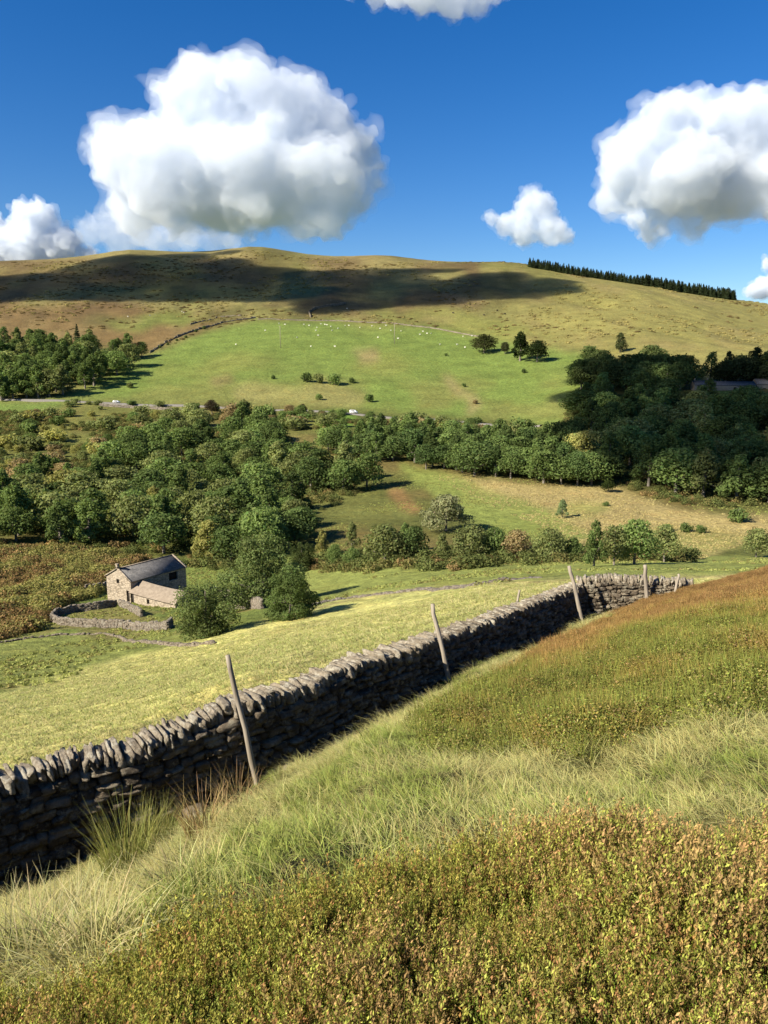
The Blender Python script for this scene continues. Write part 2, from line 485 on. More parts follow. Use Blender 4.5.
# ------------------------------------------------------------------ scattering of uncountable plants
def scatter(name, pts, rots, scl, variants, label, cat, idx=None):
    me = bpy.data.meshes.new(name)
    n = len(pts)
    me.vertices.add(n); me.vertices.foreach_set('co', np.ascontiguousarray(pts, np.float32).ravel())
    a = me.attributes.new('rot', 'FLOAT_VECTOR', 'POINT'); a.data.foreach_set('vector', np.ascontiguousarray(rots, np.float32).ravel())
    a = me.attributes.new('scl', 'FLOAT', 'POINT'); a.data.foreach_set('value', np.ascontiguousarray(scl, np.float32))
    a = me.attributes.new('idx', 'INT', 'POINT')
    a.data.foreach_set('value', (rng.integers(0, len(variants), n) if idx is None else idx).astype(np.int32))
    o = obj(name, me); tag(o, label, cat, kind='stuff')
    col = bpy.data.collections.new(name + '_kinds')
    for i, v in enumerate(variants):
        col.objects.link(obj('%s_sprig_%02d' % (name, i), v, link=False))
    ng = bpy.data.node_groups.new(name + '_scatter', 'GeometryNodeTree')
    ng.interface.new_socket('Geometry', in_out='INPUT', socket_type='NodeSocketGeometry')
    ng.interface.new_socket('Geometry', in_out='OUTPUT', socket_type='NodeSocketGeometry')
    gi, go = ng.nodes.new('NodeGroupInput'), ng.nodes.new('NodeGroupOutput')
    ci = ng.nodes.new('GeometryNodeCollectionInfo'); ci.inputs['Collection'].default_value = col
    ci.inputs['Separate Children'].default_value = True; ci.inputs['Reset Children'].default_value = True
    ip = ng.nodes.new('GeometryNodeInstanceOnPoints'); ip.inputs['Pick Instance'].default_value = True
    def na(nm, ty):
        x = ng.nodes.new('GeometryNodeInputNamedAttribute'); x.data_type = ty; x.inputs['Name'].default_value = nm
        return x.outputs['Attribute']
    L = ng.links.new
    e2r = ng.nodes.new('FunctionNodeEulerToRotation')
    L(na('rot', 'FLOAT_VECTOR'), e2r.inputs[0]); L(e2r.outputs[0], ip.inputs['Rotation'])
    L(na('scl', 'FLOAT'), ip.inputs['Scale']); L(na('idx', 'INT'), ip.inputs['Instance Index'])
    L(gi.outputs[0], ip.inputs['Points']); L(ci.outputs[0], ip.inputs['Instance']); L(ip.outputs[0], go.inputs[0])
    md = o.modifiers.new('scatter', 'NODES'); md.node_group = ng
    return o

def sample_area(n, x0, x1, y0, y1, test, ypow=None):
    X = rng.uniform(x0, x1, n); Y = rng.uniform(y0, y1, n)
    Z = ground(X, Y)
    px, py = project(X, Y, Z)
    k = test(X, Y, px, py)
    return np.stack([X[k], Y[k], Z[k]], 1), px[k], py[k]

def ribbons(base, head, lean, h, w, col0, col1, lev=4, jit=0.0):
    """n grass blades as tapering curved strips"""
    n = len(base)
    t = np.linspace(0, 1, lev)
    d = np.stack([np.cos(head), np.sin(head), np.zeros(n)], 1)
    face = rng.uniform(0, 2 * math.pi, n)
    s = np.stack([np.cos(face), np.sin(face), np.zeros(n)], 1)
    V = np.zeros((n, lev, 2, 3)); Cc = np.zeros((n, lev, 2, 3))
    for i, ti in enumerate(t):
        p = base + d * (h * lean * ti ** 1.8)[:, None]
        p[:, 2] += h * ti * (1 - .35 * lean * ti)
        ww = (w * (1 - ti ** 1.5) + w * .08)[:, None]
        V[:, i, 0] = p - s * ww; V[:, i, 1] = p + s * ww
        Cc[:, i, 0] = Cc[:, i, 1] = col0 * (1 - ti) + col1 * ti
    b = (np.arange(n) * lev * 2)[:, None]
    f = np.concatenate([b + np.array([[2 * i, 2 * i + 1, 2 * i + 3, 2 * i + 2]]) for i in range(lev - 1)], 0)
    return V.reshape(-1, 3), f, Cc.reshape(-1, 3)

def leaves(cen, nrm, size, col, aspect=.55, axis=None):
    """n lozenge leaves"""
    n = len(cen)
    nrm = nrm / (np.linalg.norm(nrm, axis=1)[:, None] + 1e-9)
    r = rng.normal(size=(n, 3))
    a = (np.cross(nrm, r) if axis is None else axis - nrm * (axis * nrm).sum(1)[:, None]); a /= np.linalg.norm(a, axis=1)[:, None] + 1e-9
    b = np.cross(nrm, a)
    s = size[:, None]
    V = np.stack([cen - a * s, cen - b * s * aspect + nrm * s * .1, cen + a * s, cen + b * s * aspect + nrm * s * .1], 1)
    f = (np.arange(n) * 4)[:, None] + np.arange(4)[None]
    return V.reshape(-1, 3), f, np.repeat(col, 4, 0)

def vary(c, n, v=.25, hue=.12):
    c = np.array(c)[None] * (1 + rng.uniform(-v, v, (n, 1))) * (1 + rng.uniform(-hue, hue, (n, 3)))
    return np.clip(c, .002, .9)

def tuft(n, rad, h, lean, w, base_c, tip_c, bias=None, name='tuft', mt=None, lev=4):
    rr = rad * np.sqrt(rng.uniform(0, 1, n)); th = rng.uniform(0, 2 * math.pi, n)
    base = np.stack([rr * np.cos(th), rr * np.sin(th), -.02 * np.ones(n)], 1)
    head = th + rng.normal(0, .7, n) if bias is None else np.where(rng.random(n) < .75, bias + rng.normal(0, .6, n), th)
    v, f, c = ribbons(base, head, lean * rng.uniform(.4, 1.4, n), h * rng.uniform(.55, 1.15, n), w * rng.uniform(.7, 1.3, n), vary(base_c, n), vary(tip_c, n), lev)
    return newmesh(name, v, f, mt, c)

GRASS = leaf_mat('grass_blades', rnd=.22, transl=.35, use_obj=False)
SHRUB = leaf_mat('bilberry_leaves', rnd=.25, transl=.3, use_obj=False)
LEAF = leaf_mat('tree_leaves', rnd=.2, transl=.38, use_obj=True)

# --- pale and green grass on the near bank
straw = [tuft(56, .13, .13, 1.5, .0021, (.22, .215, .07), (.60, .55, .235), bias=2.6, name='straw', mt=GRASS) for _ in range(3)]
greeng = [tuft(56, .12, .11, 1.2, .0026, (.15, .185, .042), (.37, .42, .115), bias=2.6, name='green', mt=GRASS) for _ in range(3)]
def bank(X, Y, px, py):
    return (Y < wall_line_Y(px) - .4) & ~inpoly(px, py, BIL) & (~inpoly(px, py, HEA) | (rng.random(len(X)) < .16 * (Y < 13))) & (px > -160) & (px < 930) & (py > 560) & (py < 1030)
Pg, qx, qy = sample_area(150000, -9, 9, 2.2, 20, bank)
gn = fbm(Pg[:, 0] * .8, Pg[:, 1] * .8, 81, 4)
wet = sstep(150, 330, qx) * (1 - sstep(430, 560, qx)) * sstep(760, 790, qy)     # greener hollow in the middle
isg = rng.random(len(Pg)) < np.clip(.30 + (gn - .5) * 3.0 - .24 * (qx > 450) + .28 * wet + .3 * (wall_line_Y(qx) - Pg[:, 1] < 1.6), .08, .95)
dens = 100.0 / (150000 / (18 * 17.8)) * np.where(Pg[:, 1] < 6, 1.3, np.where(Pg[:, 1] < 10, .9, .6))
keep = rng.random(len(Pg)) < dens
Pg, isg = Pg[keep], isg[keep]
n = len(Pg)
rot = np.stack([rng.normal(0, .16, n), rng.normal(0, .16, n), rng.normal(0, .8, n) + 2.4 * (fbm(Pg[:, 0] * .7, Pg[:, 1] * .7, 82, 3) - .5)], 1)
close_ = np.clip((wall_line_Y(project(*Pg.T)[0]) - Pg[:, 1]) / 1.9, .25, 1)
scatter('pale_grass', Pg, rot, close_ * np.where(isg, .9, 1.0) * rng.uniform(.55, 1.15, n) * (.4 + 1.1 * fbm(Pg[:, 0] * 1.5, Pg[:, 1] * 1.5, 84, 3)), straw + greeng,
        'long pale straw coloured and green moor grass on the bank below the wall', 'grass', idx=np.where(isg, 3, 0) + rng.integers(0, 3, n))

# --- bilberry in the foreground: upright leafy shoots, red and yellow tips
def bilberry(seed, h=.2, nst=20, rad=.058, leaf=.0060, warm=.4, brown=.0):
    nl = 29
    rr = rad * np.sqrt(rng.uniform(0, 1, nst)); th = rng.uniform(0, 6.283, nst)
    base = np.stack([rr * np.cos(th), rr * np.sin(th), -.02 * np.ones(nst)], 1)
    hh = h * rng.uniform(.5, 1.25, nst); ln = rng.uniform(.03, .35, nst); hd = rng.uniform(0, 6.283, nst)
    v1, f1, c1 = ribbons(base, hd, ln, hh, np.full(nst, .0015), vary((.12, .075, .035), nst), vary((.22, .14, .05), nst), 4)
    t = rng.uniform(.3, 1.02, (nst, nl)) ** .8
    p = base[:, None] + np.stack([np.cos(hd), np.sin(hd), np.zeros(nst)], 1)[:, None] * (hh * ln)[:, None, None] * (t ** 1.8)[..., None]
    p[..., 2] += hh[:, None] * t * (1 - .35 * ln[:, None] * t)
    p = p.reshape(-1, 3) + rng.normal(0, .0042, (nst * nl, 3))
    m = len(p); tt = t.ravel()
    sid = np.repeat(np.arange(nst), nl)
    # each shoot has a tone of its own, green below and turning at the tip
    low = vary((.085, .145, .02), nst, .35, .15); up_ = vary((.215, .255, .038), nst, .35, .18)
    tip = np.where(rng.random((nst, 1)) < warm, vary((.385, .235, .092), nst, .3, .12), vary((.35, .33, .078), nst, .3, .13))
    w_ = np.clip((tt - .35) / .4, 0, 1)[:, None]; w2_ = np.clip((tt - .66) / .22, 0, 1)[:, None]
    c = (low[sid] * (1 - w_) + up_[sid] * w_) * (1 - w2_) + tip[sid] * w2_
    c = c * rng.uniform(.6, 1.16, (m, 1))
    red = rng.random(m) < .10 * warm
    c[red] = vary((.26, .15, .06), red.sum(), .35)
    nr = rng.normal(size=(m, 3)) + [-.4, -.5, .1]
    ax_ = rng.normal(0, .34, (m, 3)) + [0, 0, 1]
    v2, f2, c2 = leaves(p, nr, leaf * rng.uniform(.6, 1.25, m), c, .36, ax_)
    return newmesh('bilberry', np.concatenate([v1, v2]), np.concatenate([f1, f2 + len(v1)]), SHRUB, np.concatenate([c1, c2]))
bilv = [bilberry(i, warm=w) for i, w in enumerate((.10, .22, .40, .16, .52))]
def fore(X, Y, px, py):
    return inpoly(px, py, BIL) & (px > -160) & (px < 930) & (py < 1300)
nb = 9000
Pb, qx, qy = sample_area(11500, -4.2, 4.2, .9, 4.6, fore)
n = len(Pb)
wn = fbm(Pb[:, 0] * 1.6, Pb[:, 1] * 1.6, 83, 4) + (Pb[:, 0] * .03)
order = np.array([0, 3, 1, 2, 4])
bi = order[np.clip(((wn - .32) / .36 * 5 + rng.normal(0, .9, n)).astype(int), 0, 4)]
hs = .45 + 1.1 * fbm(Pb[:, 0] * 2.2, Pb[:, 1] * 2.2, 85, 3)
scatter('bilberry', Pb, np.stack([rng.normal(0, .12, n), rng.normal(0, .12, n), rng.uniform(0, 6.28, n)], 1), hs * rng.uniform(.8, 1.15, n), bilv,
        'low bilberry shoots with yellow green leaves and reddish tips filling the foreground', 'bilberry', idx=bi)

# --- heather and bilberry cover on the bank to the right of the wall
def moorclump(top, low, h, rad, nl=520, size=.009):
    d = rng.normal(size=(nl, 3)); d[:, 2] = np.abs(d[:, 2]); d /= np.linalg.norm(d, axis=1)[:, None]
    r = rng.uniform(.75, 1.08, (nl, 1))
    p = d * r * [rad, rad, h]
    c = np.where(rng.random((nl, 1)) < .5, vary(top, nl, .35, .15), vary(low, nl, .35, .15))
    c = np.where(rng.random((nl, 1)) < .06, vary((.36, .26, .13), nl, .2), c)
    v1, f1, c1 = leaves(p, d + rng.normal(0, .6, (nl, 3)), size * rng.uniform(.6, 1.3, nl), c, .5)
    nb_ = 60
    rr = rad * np.sqrt(rng.uniform(0, 1, nb_)); th = rng.uniform(0, 6.28, nb_)
    b = np.stack([rr * np.cos(th), rr * np.sin(th), np.full(nb_, -.02)], 1)
    v2, f2, c2 = ribbons(b, th, rng.uniform(.1, .5, nb_), h * rng.uniform(.8, 1.35, nb_), np.full(nb_, .0035), vary(low, nb_), vary(top, nb_, .35), 3)
    return newmesh('moor', np.concatenate([v1, v2]), np.concatenate([f1, f2 + len(v1)]), SHRUB, np.concatenate([c1, c2]))
moor = [moorclump((.22, .23, .055), (.15, .165, .04), .17, .17), moorclump((.285, .235, .066), (.22, .18, .046), .17, .17),
        moorclump((.35, .22, .08), (.24, .17, .052), .17, .18), moorclump((.31, .19, .075), (.21, .135, .055), .16, .18)]
def qy_soft(Y):
    return np.clip((16 - Y) / 8, .2, 1)
def heath(X, Y, px, py):
    return inpoly(px + rng.normal(0, 14, len(X)) * qy_soft(Y) + 30 * qy_soft(Y) * (fbm(X * .9, Y * .9, 87, 3) - .5), py + rng.normal(0, 9, len(X)) * qy_soft(Y) ** 2 + 44 * (qy_soft(Y)) * (fbm(X * .8, Y * .8, 88, 3) - .5), HEA) & (Y < wall_line_Y(px) - .2) & (px < 930)
Ph, qx, qy = sample_area(42000, .2, 15, 4.5, 21, heath)
n = len(Ph)
hb = sstep(.0, 1.0, (np.interp(qx, [440, 560, 640, 768, 930], [690, 690, 655, 640, 600]) - qy) / 50)   # redder towards the crest
hv = hb * 2.7 + .1 + (fbm(Ph[:, 0] * .7, Ph[:, 1] * .7, 89, 4) - .5) * 3.2 + .5 + rng.normal(0, .35, n)
scatter('heather', Ph, np.stack([rng.normal(0, .15, n), rng.normal(0, .15, n), rng.uniform(0, 6.28, n)], 1), np.clip((24 - Ph[:, 1]) / 12, .5, 1) * rng.uniform(.6, 1.2, n) * (.65 + .8 * fbm(Ph[:, 0] * 1.1, Ph[:, 1] * 1.1, 90, 3)), moor,
        'olive and rusty heather and bilberry covering the bank right of the wall', 'heather', idx=np.clip(hv, 0, 3).astype(int))

# --- short tufts over the grazed field behind the wall
ftuft = [tuft(16, .15, .11, 1.6, .012, (.22, .22, .075), c, bias=2.4, name='field', mt=GRASS, lev=3) for c in ((.60, .56, .26), (.50, .50, .19), (.38, .43, .13), (.64, .59, .30))]
def fieldt(X, Y, px, py):
    b = np.interp(px, [-400, 0, 90, 200, 300, 370, 480, 620, 760], [760, 695, 667, 640, 611, 594, 583, 578, 575])
    return (Y > wall_line_Y(px) + .5) & (py > b + 2) & (px > -60) & (px < 720) & (rng.random(len(X)) < np.clip(20 / Y, 0, 1))
Pf, qx, qy = sample_area(62000, -34, 16, 9, 64, fieldt)
n = len(Pf)
scatter('field_grass', Pf, np.stack([rng.normal(0, .1, n), rng.normal(0, .1, n), rng.normal(0, .6, n)], 1), rng.uniform(.6, 1.3, n) * (.7 + .5 * np.clip(Pf[:, 1] / 40, 0, 1)), ftuft,
        'short pale yellow tussocks over the grazed field behind the wall', 'grass')

# ------------------------------------------------------------------ drystone walls
STONE = stone_mat('gritstone', (.062, .049, .035), (.21, .168, .115), (.30, .27, .20))
COPE = stone_mat('lichened_cope', (.15, .122, .086), (.35, .295, .215), (.50, .465, .365))
STONE_FAR = stone_mat('pale_gritstone', (.12, .10, .075), (.24, .20, .15), (.27, .25, .20), .35)
_g = np.linspace(-1, 1, 5)
_idx = {}
_tv, _tf = [], []
def _vid(p):
    k = tuple(np.round(p, 3))
    if k not in _idx:
        _idx[k] = len(_tv); _tv.append(p)
    return _idx[k]
for ax in range(3):
    for sgn in (-1, 1):
        for i in range(4):
            for j in range(4):
                q4 = []
                for a, b in ((0, 0), (1, 0), (1, 1), (0, 1)):
                    p = np.zeros(3); p[ax] = sgn; p[(ax + 1) % 3] = _g[i + a]; p[(ax + 2) % 3] = _g[j + b]
                    q4.append(_vid(p))
                _tf.append(q4 if sgn > 0 else q4[::-1])
TV, TF = np.array(_tv), np.array(_tf)                    # a 4x4x4 block shell: 98 points

def stones(cen, size, frame, rough=.15, rnd=.42):
    """n rough blocks; cen (n,3), size (n,3) half extents, frame (n,3,3) rows = local axes"""
    n = len(cen)
    p = np.repeat(TV[None], n, 0).copy()
    l4 = (np.abs(p) ** 4).sum(-1, keepdims=True) ** .25
    l2 = np.sqrt((p ** 2).sum(-1, keepdims=True))
    p = p * (1 - rnd) + rnd * p / l4 * (.75 + .25 * (l4 / l2))
    k = rng.normal(0, 1.6, (n, 3, 3)); ph = rng.uniform(0, 6.28, (n, 1, 3))
    p = p + rough * np.sin(np.einsum('nij,nvj->nvi', k, p) + ph)
    p = p + rng.normal(0, rough * .35, p.shape)
    p = p * size[:, None]
    w = np.einsum('nvi,nij->nvj', p, frame) + cen[:, None]
    f = (np.arange(n) * len(TV))[:, None, None] + TF[None]
    return w.reshape(-1, 3), f.reshape(-1, 4)

class Line:
    """a polyline in plan with the height of the wall's top along it"""
    def __init__(s, top):
        s.p = np.asarray(top, float)
        d = np.hypot(*(np.diff(s.p[:, :2], axis=0).T))
        s.s = np.concatenate([[0], np.cumsum(d)]); s.L = s.s[-1]
    def __call__(s, t):
        return np.stack([np.interp(t, s.s, s.p[:, i]) for i in range(3)], -1)
    def tan(s, t):
        a, b = s(np.clip(t - .35, 0, s.L)), s(np.clip(t + .35, 0, s.L))
        d = (b - a)[..., :2]
        return d / np.linalg.norm(d, axis=-1, keepdims=True)

def rough_wall(root, ln, cope_h=.205, courses=8, wt=.19, wb=.30, slen=(.13, .36), core=True, ncope=100, mt=STONE, body='stonework', nfar=True):
    """two faces of coursed stones on a dark core, upright cope stones on top"""
    o = np.array(root.location)
    cen, siz, frm = [], [], []
    for side in (1, -1):
        for c in range(courses):
            t = rng.uniform(0, .2)
            while t < ln.L:
                l = rng.uniform(*slen) * (1.25 if c < 2 else 1.0)
                tm = min(t + l / 2, ln.L)
                T = ln.tan(np.array(tm)); p = ln(np.array(tm))
                nrm = np.array([T[1], -T[0]]) * side
                zt = p[2] - cope_h * .85
                zb = float(ground(p[0], p[1])) - .16
                f = (c + .5 + .35 * math.sin(tm * 1.7 + c) + rng.uniform(-.16, .16)) / courses
                z = zb + (zt - zb) * f
                hh = (zt - zb) / courses * rng.uniform(.42, .66)
                off = wb + (wt - wb) * f + rng.uniform(-.035, .04) - .10
                sl = (float(ln(np.array(min(tm + .3, ln.L)))[2]) - float(ln(np.array(max(tm - .3, 0)))[2])) / .6
                a = np.array([T[0], T[1], sl * .55 + rng.normal(0, .06)]); a /= np.linalg.norm(a)
                b = np.array([nrm[0], nrm[1], rng.normal(0, .1)]); b = b - a * (a @ b); b /= np.linalg.norm(b)
                cen.append([p[0] + nrm[0] * off, p[1] + nrm[1] * off, z]); siz.append([l / 2 * 1.0, .13, hh])
                frm.append([a, b, np.cross(a, b)])
                t += l
    v1, f1 = stones(np.array(cen) - o, np.array(siz), np.array(frm))
    # rubble heart of the wall
    ts = np.linspace(0, ln.L, int(ln.L / .4) + 2)
    T = ln.tan(ts); p = ln(ts); nr = np.stack([T[:, 1], -T[:, 0]], 1)
    zb = ground(p[:, 0], p[:, 1]) - .3
    zt = p[:, 2] - cope_h * .9
    ring = []
    for sx, zz, w in ((1, zb, wb - .1), (1, zt, wt - .08), (-1, zt, wt - .08), (-1, zb, wb - .1)):
        ring.append(np.stack([p[:, 0] + nr[:, 0] * sx * w, p[:, 1] + nr[:, 1] * sx * w, zz], 1))
    cv = np.stack(ring, 1).reshape(-1, 3) - o
    cf = [[i * 4 + k, (i + 1) * 4 + k, (i + 1) * 4 + (k + 1) % 4, i * 4 + (k + 1) % 4] for i in range(len(ts) - 1) for k in range(4)]
    e = (len(ts) - 1) * 4
    cf += [[0, 1, 2, 3], [e + 3, e + 2, e + 1, e]]
    v, f = join([(v1, f1), (cv, np.array(cf))])
    obj(body, newmesh(body, v, f, mt), root)
    # cope stones, each leaning on the next
    t, lst = 0.0, []
    while t < ln.L:
        th = rng.uniform(.045, .115); h = cope_h * rng.uniform(.75, 1.35)
        lst.append((t + th / 2, th, h)); t += th * rng.uniform(.92, 1.12)
    return lst

def copes(ln, lst, o):
    n = len(lst)
    t = np.array([a[0] for a in lst]); th = np.array([a[1] for a in lst]); h = np.array([a[2] for a in lst])
    T = ln.tan(t); p = ln(t)
    lean = rng.normal(.1, .17, n)
    a = np.stack([T[:, 0], T[:, 1], rng.normal(.1, .1, n)], 1); a /= np.linalg.norm(a, axis=1)[:, None]
    up = np.stack([-T[:, 0] * lean, -T[:, 1] * lean, np.ones(n)], 1) + rng.normal(0, .06, (n, 3))
    up -= a * (a * up).sum(1)[:, None]; up /= np.linalg.norm(up, axis=1)[:, None]
    b = np.cross(up, a)
    cen = p - [0, 0, 1] * (h * .5)[:, None] + b * rng.normal(0, .02, n)[:, None]
    cen[:, 2] += rng.normal(.0, .018, n)
    siz = np.stack([th * .5, rng.uniform(.15, .23, n), h * .5], 1)
    v, f = stones(cen, siz, np.stack([a, b, up], 1), rough=.2, rnd=.35)
    return v.reshape(n, len(TV), 3), cen

def build_wall(name, top, label, cat, ncope, group=None, **kw):
    ln = Line(top)
    m_ = ln(np.array(ln.L / 2))
    root = empty(name, (m_[0], m_[1], float(ground(m_[0], m_[1]))))
    tag(root, label, cat, group, 'thing')
    o = np.array(root.location)
    lst = rough_wall(root, ln, **kw)
    V, cen = copes(ln, lst, o)
    mt = COPE
    px, py = project(cen[:, 0], cen[:, 1], cen[:, 2])
    d = np.hypot(cen[:, 0], cen[:, 1]) + 1e3 * ((px < -10) | (px > 790))
    big = np.argsort(d)[:ncope]
    for i in big:
        c = cen[i]
        cs = obj('cope_stone', newmesh('cope_stone', V[i] - c, TF, mt), root, c - o)
    rest = [i for i in range(len(cen)) if i not in set(big.tolist())]
    if rest:
        v = (V[rest] - o).reshape(-1, 3)
        f = ((np.arange(len(rest)) * len(TV))[:, None, None] + TF[None]).reshape(-1, 4)
        tag(obj('coping', newmesh('coping', v, f, mt), root), kind='stuff')
    return root, ln

wall_main, LNM = build_wall('drystone_wall', top1, 'long dark drystone wall with upright cope stones running up the bank in its own shade', 'wall', 100,
                            courses=15, slen=(.10, .36))
wall_turn, LNT = build_wall('drystone_wall', top2, 'sunlit length of drystone wall turning off to the right above the heather', 'wall', 60,
                            courses=13, slen=(.09, .24), cope_h=.2)

# stones fallen at the wall's foot
fs = []
for px, Y, s_ in ((192, 8.9, .11), (286, 9.9, .09), (350, 11.1, .10), (415, 12.6, .13), (338, 10.6, .07), (480, 14.6, .1)):
    u, _ = ray(px, 760)
    x, y = u * Y, Y
    z = float(ground(x, y))
    a = rng.normal(size=(1, 3, 3)); qm, _r = np.linalg.qr(a[0])
    v, f = stones(np.zeros((1, 3)), np.array([[s_ * 1.3, s_, s_ * .7]]), qm[None])
    st = obj('fallen_stone', newmesh('fallen_stone', v, f, STONE), None, (x, y, z + s_ * .35))
    tag(st, 'grey stone lying loose in the grass at the foot of the dark wall', 'stone', 'loose stones fallen from the wall')

# --- wooden posts
WOOD = plain_mat('weathered_wood', (.14, .115, .085), (.37, .325, .255), 9.0, .85, (1, 1, .12), .006)
def post(name, pt, pb, Yt, Yb, rad, label):
    t, b = at(*pt, Yt), at(*pb, Yb)
    b[2] = min(b[2], float(ground(b[0], b[1])) + .05)
    d = t - b
    k = np.array([-.16, .0, .2, .45, .7, .9, 1.0])
    path = b + d * k[:, None] - b
    side = rng.normal(0, .008, (len(k), 3)); side[:, 2] = 0
    v, f = tube(path + side, rad * np.array([1.05, 1.05, 1.1, .98, .95, .92, .86]), 10)
    o = obj(name, newmesh(name, v, f, WOOD, smooth=True), None, b)
    tag(o, label, 'post', 'wooden posts along the wall')
    return o
post('fence_post', (227, 655), (257, 786), 9.6, 9.55, .037, 'tall weathered wooden post leaning left on the wall, nearest of the posts')
post('fence_post', (432, 604), (452, 693), 13.3, 13.1, .043, 'leaning wooden post halfway along the dark wall, its top above the coping')
post('fence_post', (569, 566), (583, 626), 18.95, 18.6, .05, 'wooden post leaning at the corner where the wall turns')
post('fence_post', (645, 565), (647, 598), 18.95, 18.95, .05, 'upright pale wooden post before the sunlit wall right of the corner')
post('fence_post', (520, 590), (516, 603), 24, 24, .04, 'thin short post in the field just behind the dark wall')
post('fence_post', (679, 574), (675, 590), 18.75, 18.75, .034, 'short tilted stake at the heather end of the sunlit wall')

# --- clumps of rush and tall straw by the wall
def rush(seed, n, rad, h, lean, c0, c1, mix=None):
    v = tuft(n, rad, h, lean, .0042, c0, c1, None, 'rush_clump', GRASS, 5)
    return v
RU = [rush(0, 330, .22, .74, .30, (.13, .16, .04), (.32, .30, .10)), rush(1, 170, .2, .55, .45, (.16, .13, .05), (.42, .30, .15)), rush(2, 200, .25, .42, .8, (.20, .19, .08), (.50, .45, .24))]
for px, py, k, s_, lab in ((128, 874, 0, .92, 'tallest green rush clump standing before the dark wall at left'), (158, 852, 0, .78, 'green rush clump at the wall foot, right of the tallest one'),
                          (105, 914, 2, .6, 'pale straw clump in front of the tallest rushes'), (238, 812, 1, 1.0, 'russet rush clump at the foot of the nearest leaning post'),
                          (205, 835, 1, .8, 'small brown rush clump between the green rushes and the nearest post'), (60, 935, 2, .8, 'pale straw clump at the lower left below the rushes'),
                          (6, 925, 2, .7, 'pale straw clump at the left edge under the wall'), (180, 890, 2, .7, 'pale arching straw clump right of the green rushes'), (95, 960, 2, .7, 'pale straw clump on the edge of the bilberry at left'),
                          (28, 965, 2, .7, 'flattened pale straw clump near the lower left edge')):
    p = hit(px, py, 1.5, 15)
    o = obj('rush_clump', RU[k], None, p); o.scale = (s_, s_, s_); o.rotation_euler = (0, 0, rng.uniform(0, 6.28))
    tag(o, lab, 'rush clump', 'clumps of rush along the wall')

# ------------------------------------------------------------------ the stone barn in the hollow
def masonry(name, c0, c1, c2):
    m, nt = mat(name); n = N(nt)
    co = n('ShaderNodeTexCoord').outputs['Object']
    vo = n('ShaderNodeTexVoronoi', {'Vector': n('ShaderNodeMapping', {'Vector': co, 'Scale': (1, 1, 1.9)}).outputs[0], 'Scale': 2.1})
    c = ramp(n, n('ShaderNodeSeparateColor', {0: vo.outputs['Color']}).outputs[0], [(0, c0), (1, c1)])
    c = mul(n, c, ramp(n, vo.outputs['Distance'], [(.35, (1, 1, 1)), (.75, (.55, .55, .55))]))
    c = mixc(n, ramp(n, noise(n, co, .7, 5, .65), grey((.45, 0.), (.7, .7))), c, c2)
    b = n('ShaderNodeBump', {'Height': vo.outputs['Distance'], 'Distance': -.06, 'Strength': .7})
    out_bsdf(n, c, .92, b.outputs[0], .15)
    return m
BARNW = masonry('barn_stone', (.25, .203, .148), (.40, .335, .25), (.33, .285, .22))
STONESLATE = plain_mat('stone_slates', (.165, .132, .098), (.26, .215, .162), 1.7, .92, None, .08)
def slate_mat():
    m, nt = mat('blue_slates'); n = N(nt)
    co = n('ShaderNodeTexCoord').outputs['UV']
    br = n('ShaderNodeTexBrick', {'Vector': co, 'Color1': (.075, .074, .074, 1), 'Color2': (.115, .11, .106, 1), 'Mortar': (.03, .03, .032, 1), 'Scale': 1.0, 'Mortar Size': .012, 'Brick Width': .35, 'Row Height': .28})
    c = mul(n, br.outputs['Color'], ramp(n, noise(n, n('ShaderNodeTexCoord').outputs['Object'], .9, 5, .6), grey((.3, .75), (.7, 1.3))))
    out_bsdf(n, c, .75, None, .2)
    return m
SLATE = slate_mat()
DARKWOOD = plain_mat('old_boards', (.03, .026, .022), (.06, .05, .042), 6.0, .9, (1, 1, .2), .01)
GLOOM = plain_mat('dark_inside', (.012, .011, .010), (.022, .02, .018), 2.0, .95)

def panel(o, ux, W, z0, z1, holes, n_in, depth=.35, apex=None):
    """wall sheet with real openings: quads round holes (x0,x1,z0,z1) plus their reveals; ux plan direction, n_in inward"""
    xs = sorted({0, W, *[h[0] for h in holes], *[h[1] for h in holes]}); zs = sorted({z0, z1, *[h[2] for h in holes], *[h[3] for h in holes]})
    V, Q = [], []
    def P3(x, z, d=0.0):
        V.append([o[0] + ux[0] * x + n_in[0] * d, o[1] + ux[1] * x + n_in[1] * d, o[2] + z]); return len(V) - 1
    for i in range(len(xs) - 1):
        for j in range(len(zs) - 1):
            mx, mz = (xs[i] + xs[i + 1]) / 2, (zs[j] + zs[j + 1]) / 2
            if any(h[0] < mx < h[1] and h[2] < mz < h[3] for h in holes):
                continue
            Q.append([P3(xs[i], zs[j]), P3(xs[i + 1], zs[j]), P3(xs[i + 1], zs[j + 1]), P3(xs[i], zs[j + 1])])
    for a, b, c, d in holes:
        for (x1, q1), (x2, q2) in (((a, c), (b, c)), ((b, c), (b, d)), ((b, d), (a, d)), ((a, d), (a, c))):
            Q.append([P3(x1, q1), P3(x2, q2), P3(x2, q2, depth), P3(x1, q1, depth)])
    if apex:
        q = [P3(0, z1), P3(W, z1), P3(W / 2, apex), P3(W / 2, apex)]
        Q.append(q)
    return np.array(V), np.array(Q)

def slab(corners, th):
    """roof slab from 4 corners (eave a, eave b, ridge b, ridge a), thickness downwards"""
    c = np.array(corners, float); d = c.copy(); d[:, 2] -= th
    return np.concatenate([c, d]), np.array([[0, 1, 2, 3], [7, 6, 5, 4], [0, 4, 5, 1], [1, 5, 6, 2], [2, 6, 7, 3], [3, 7, 4, 0]])

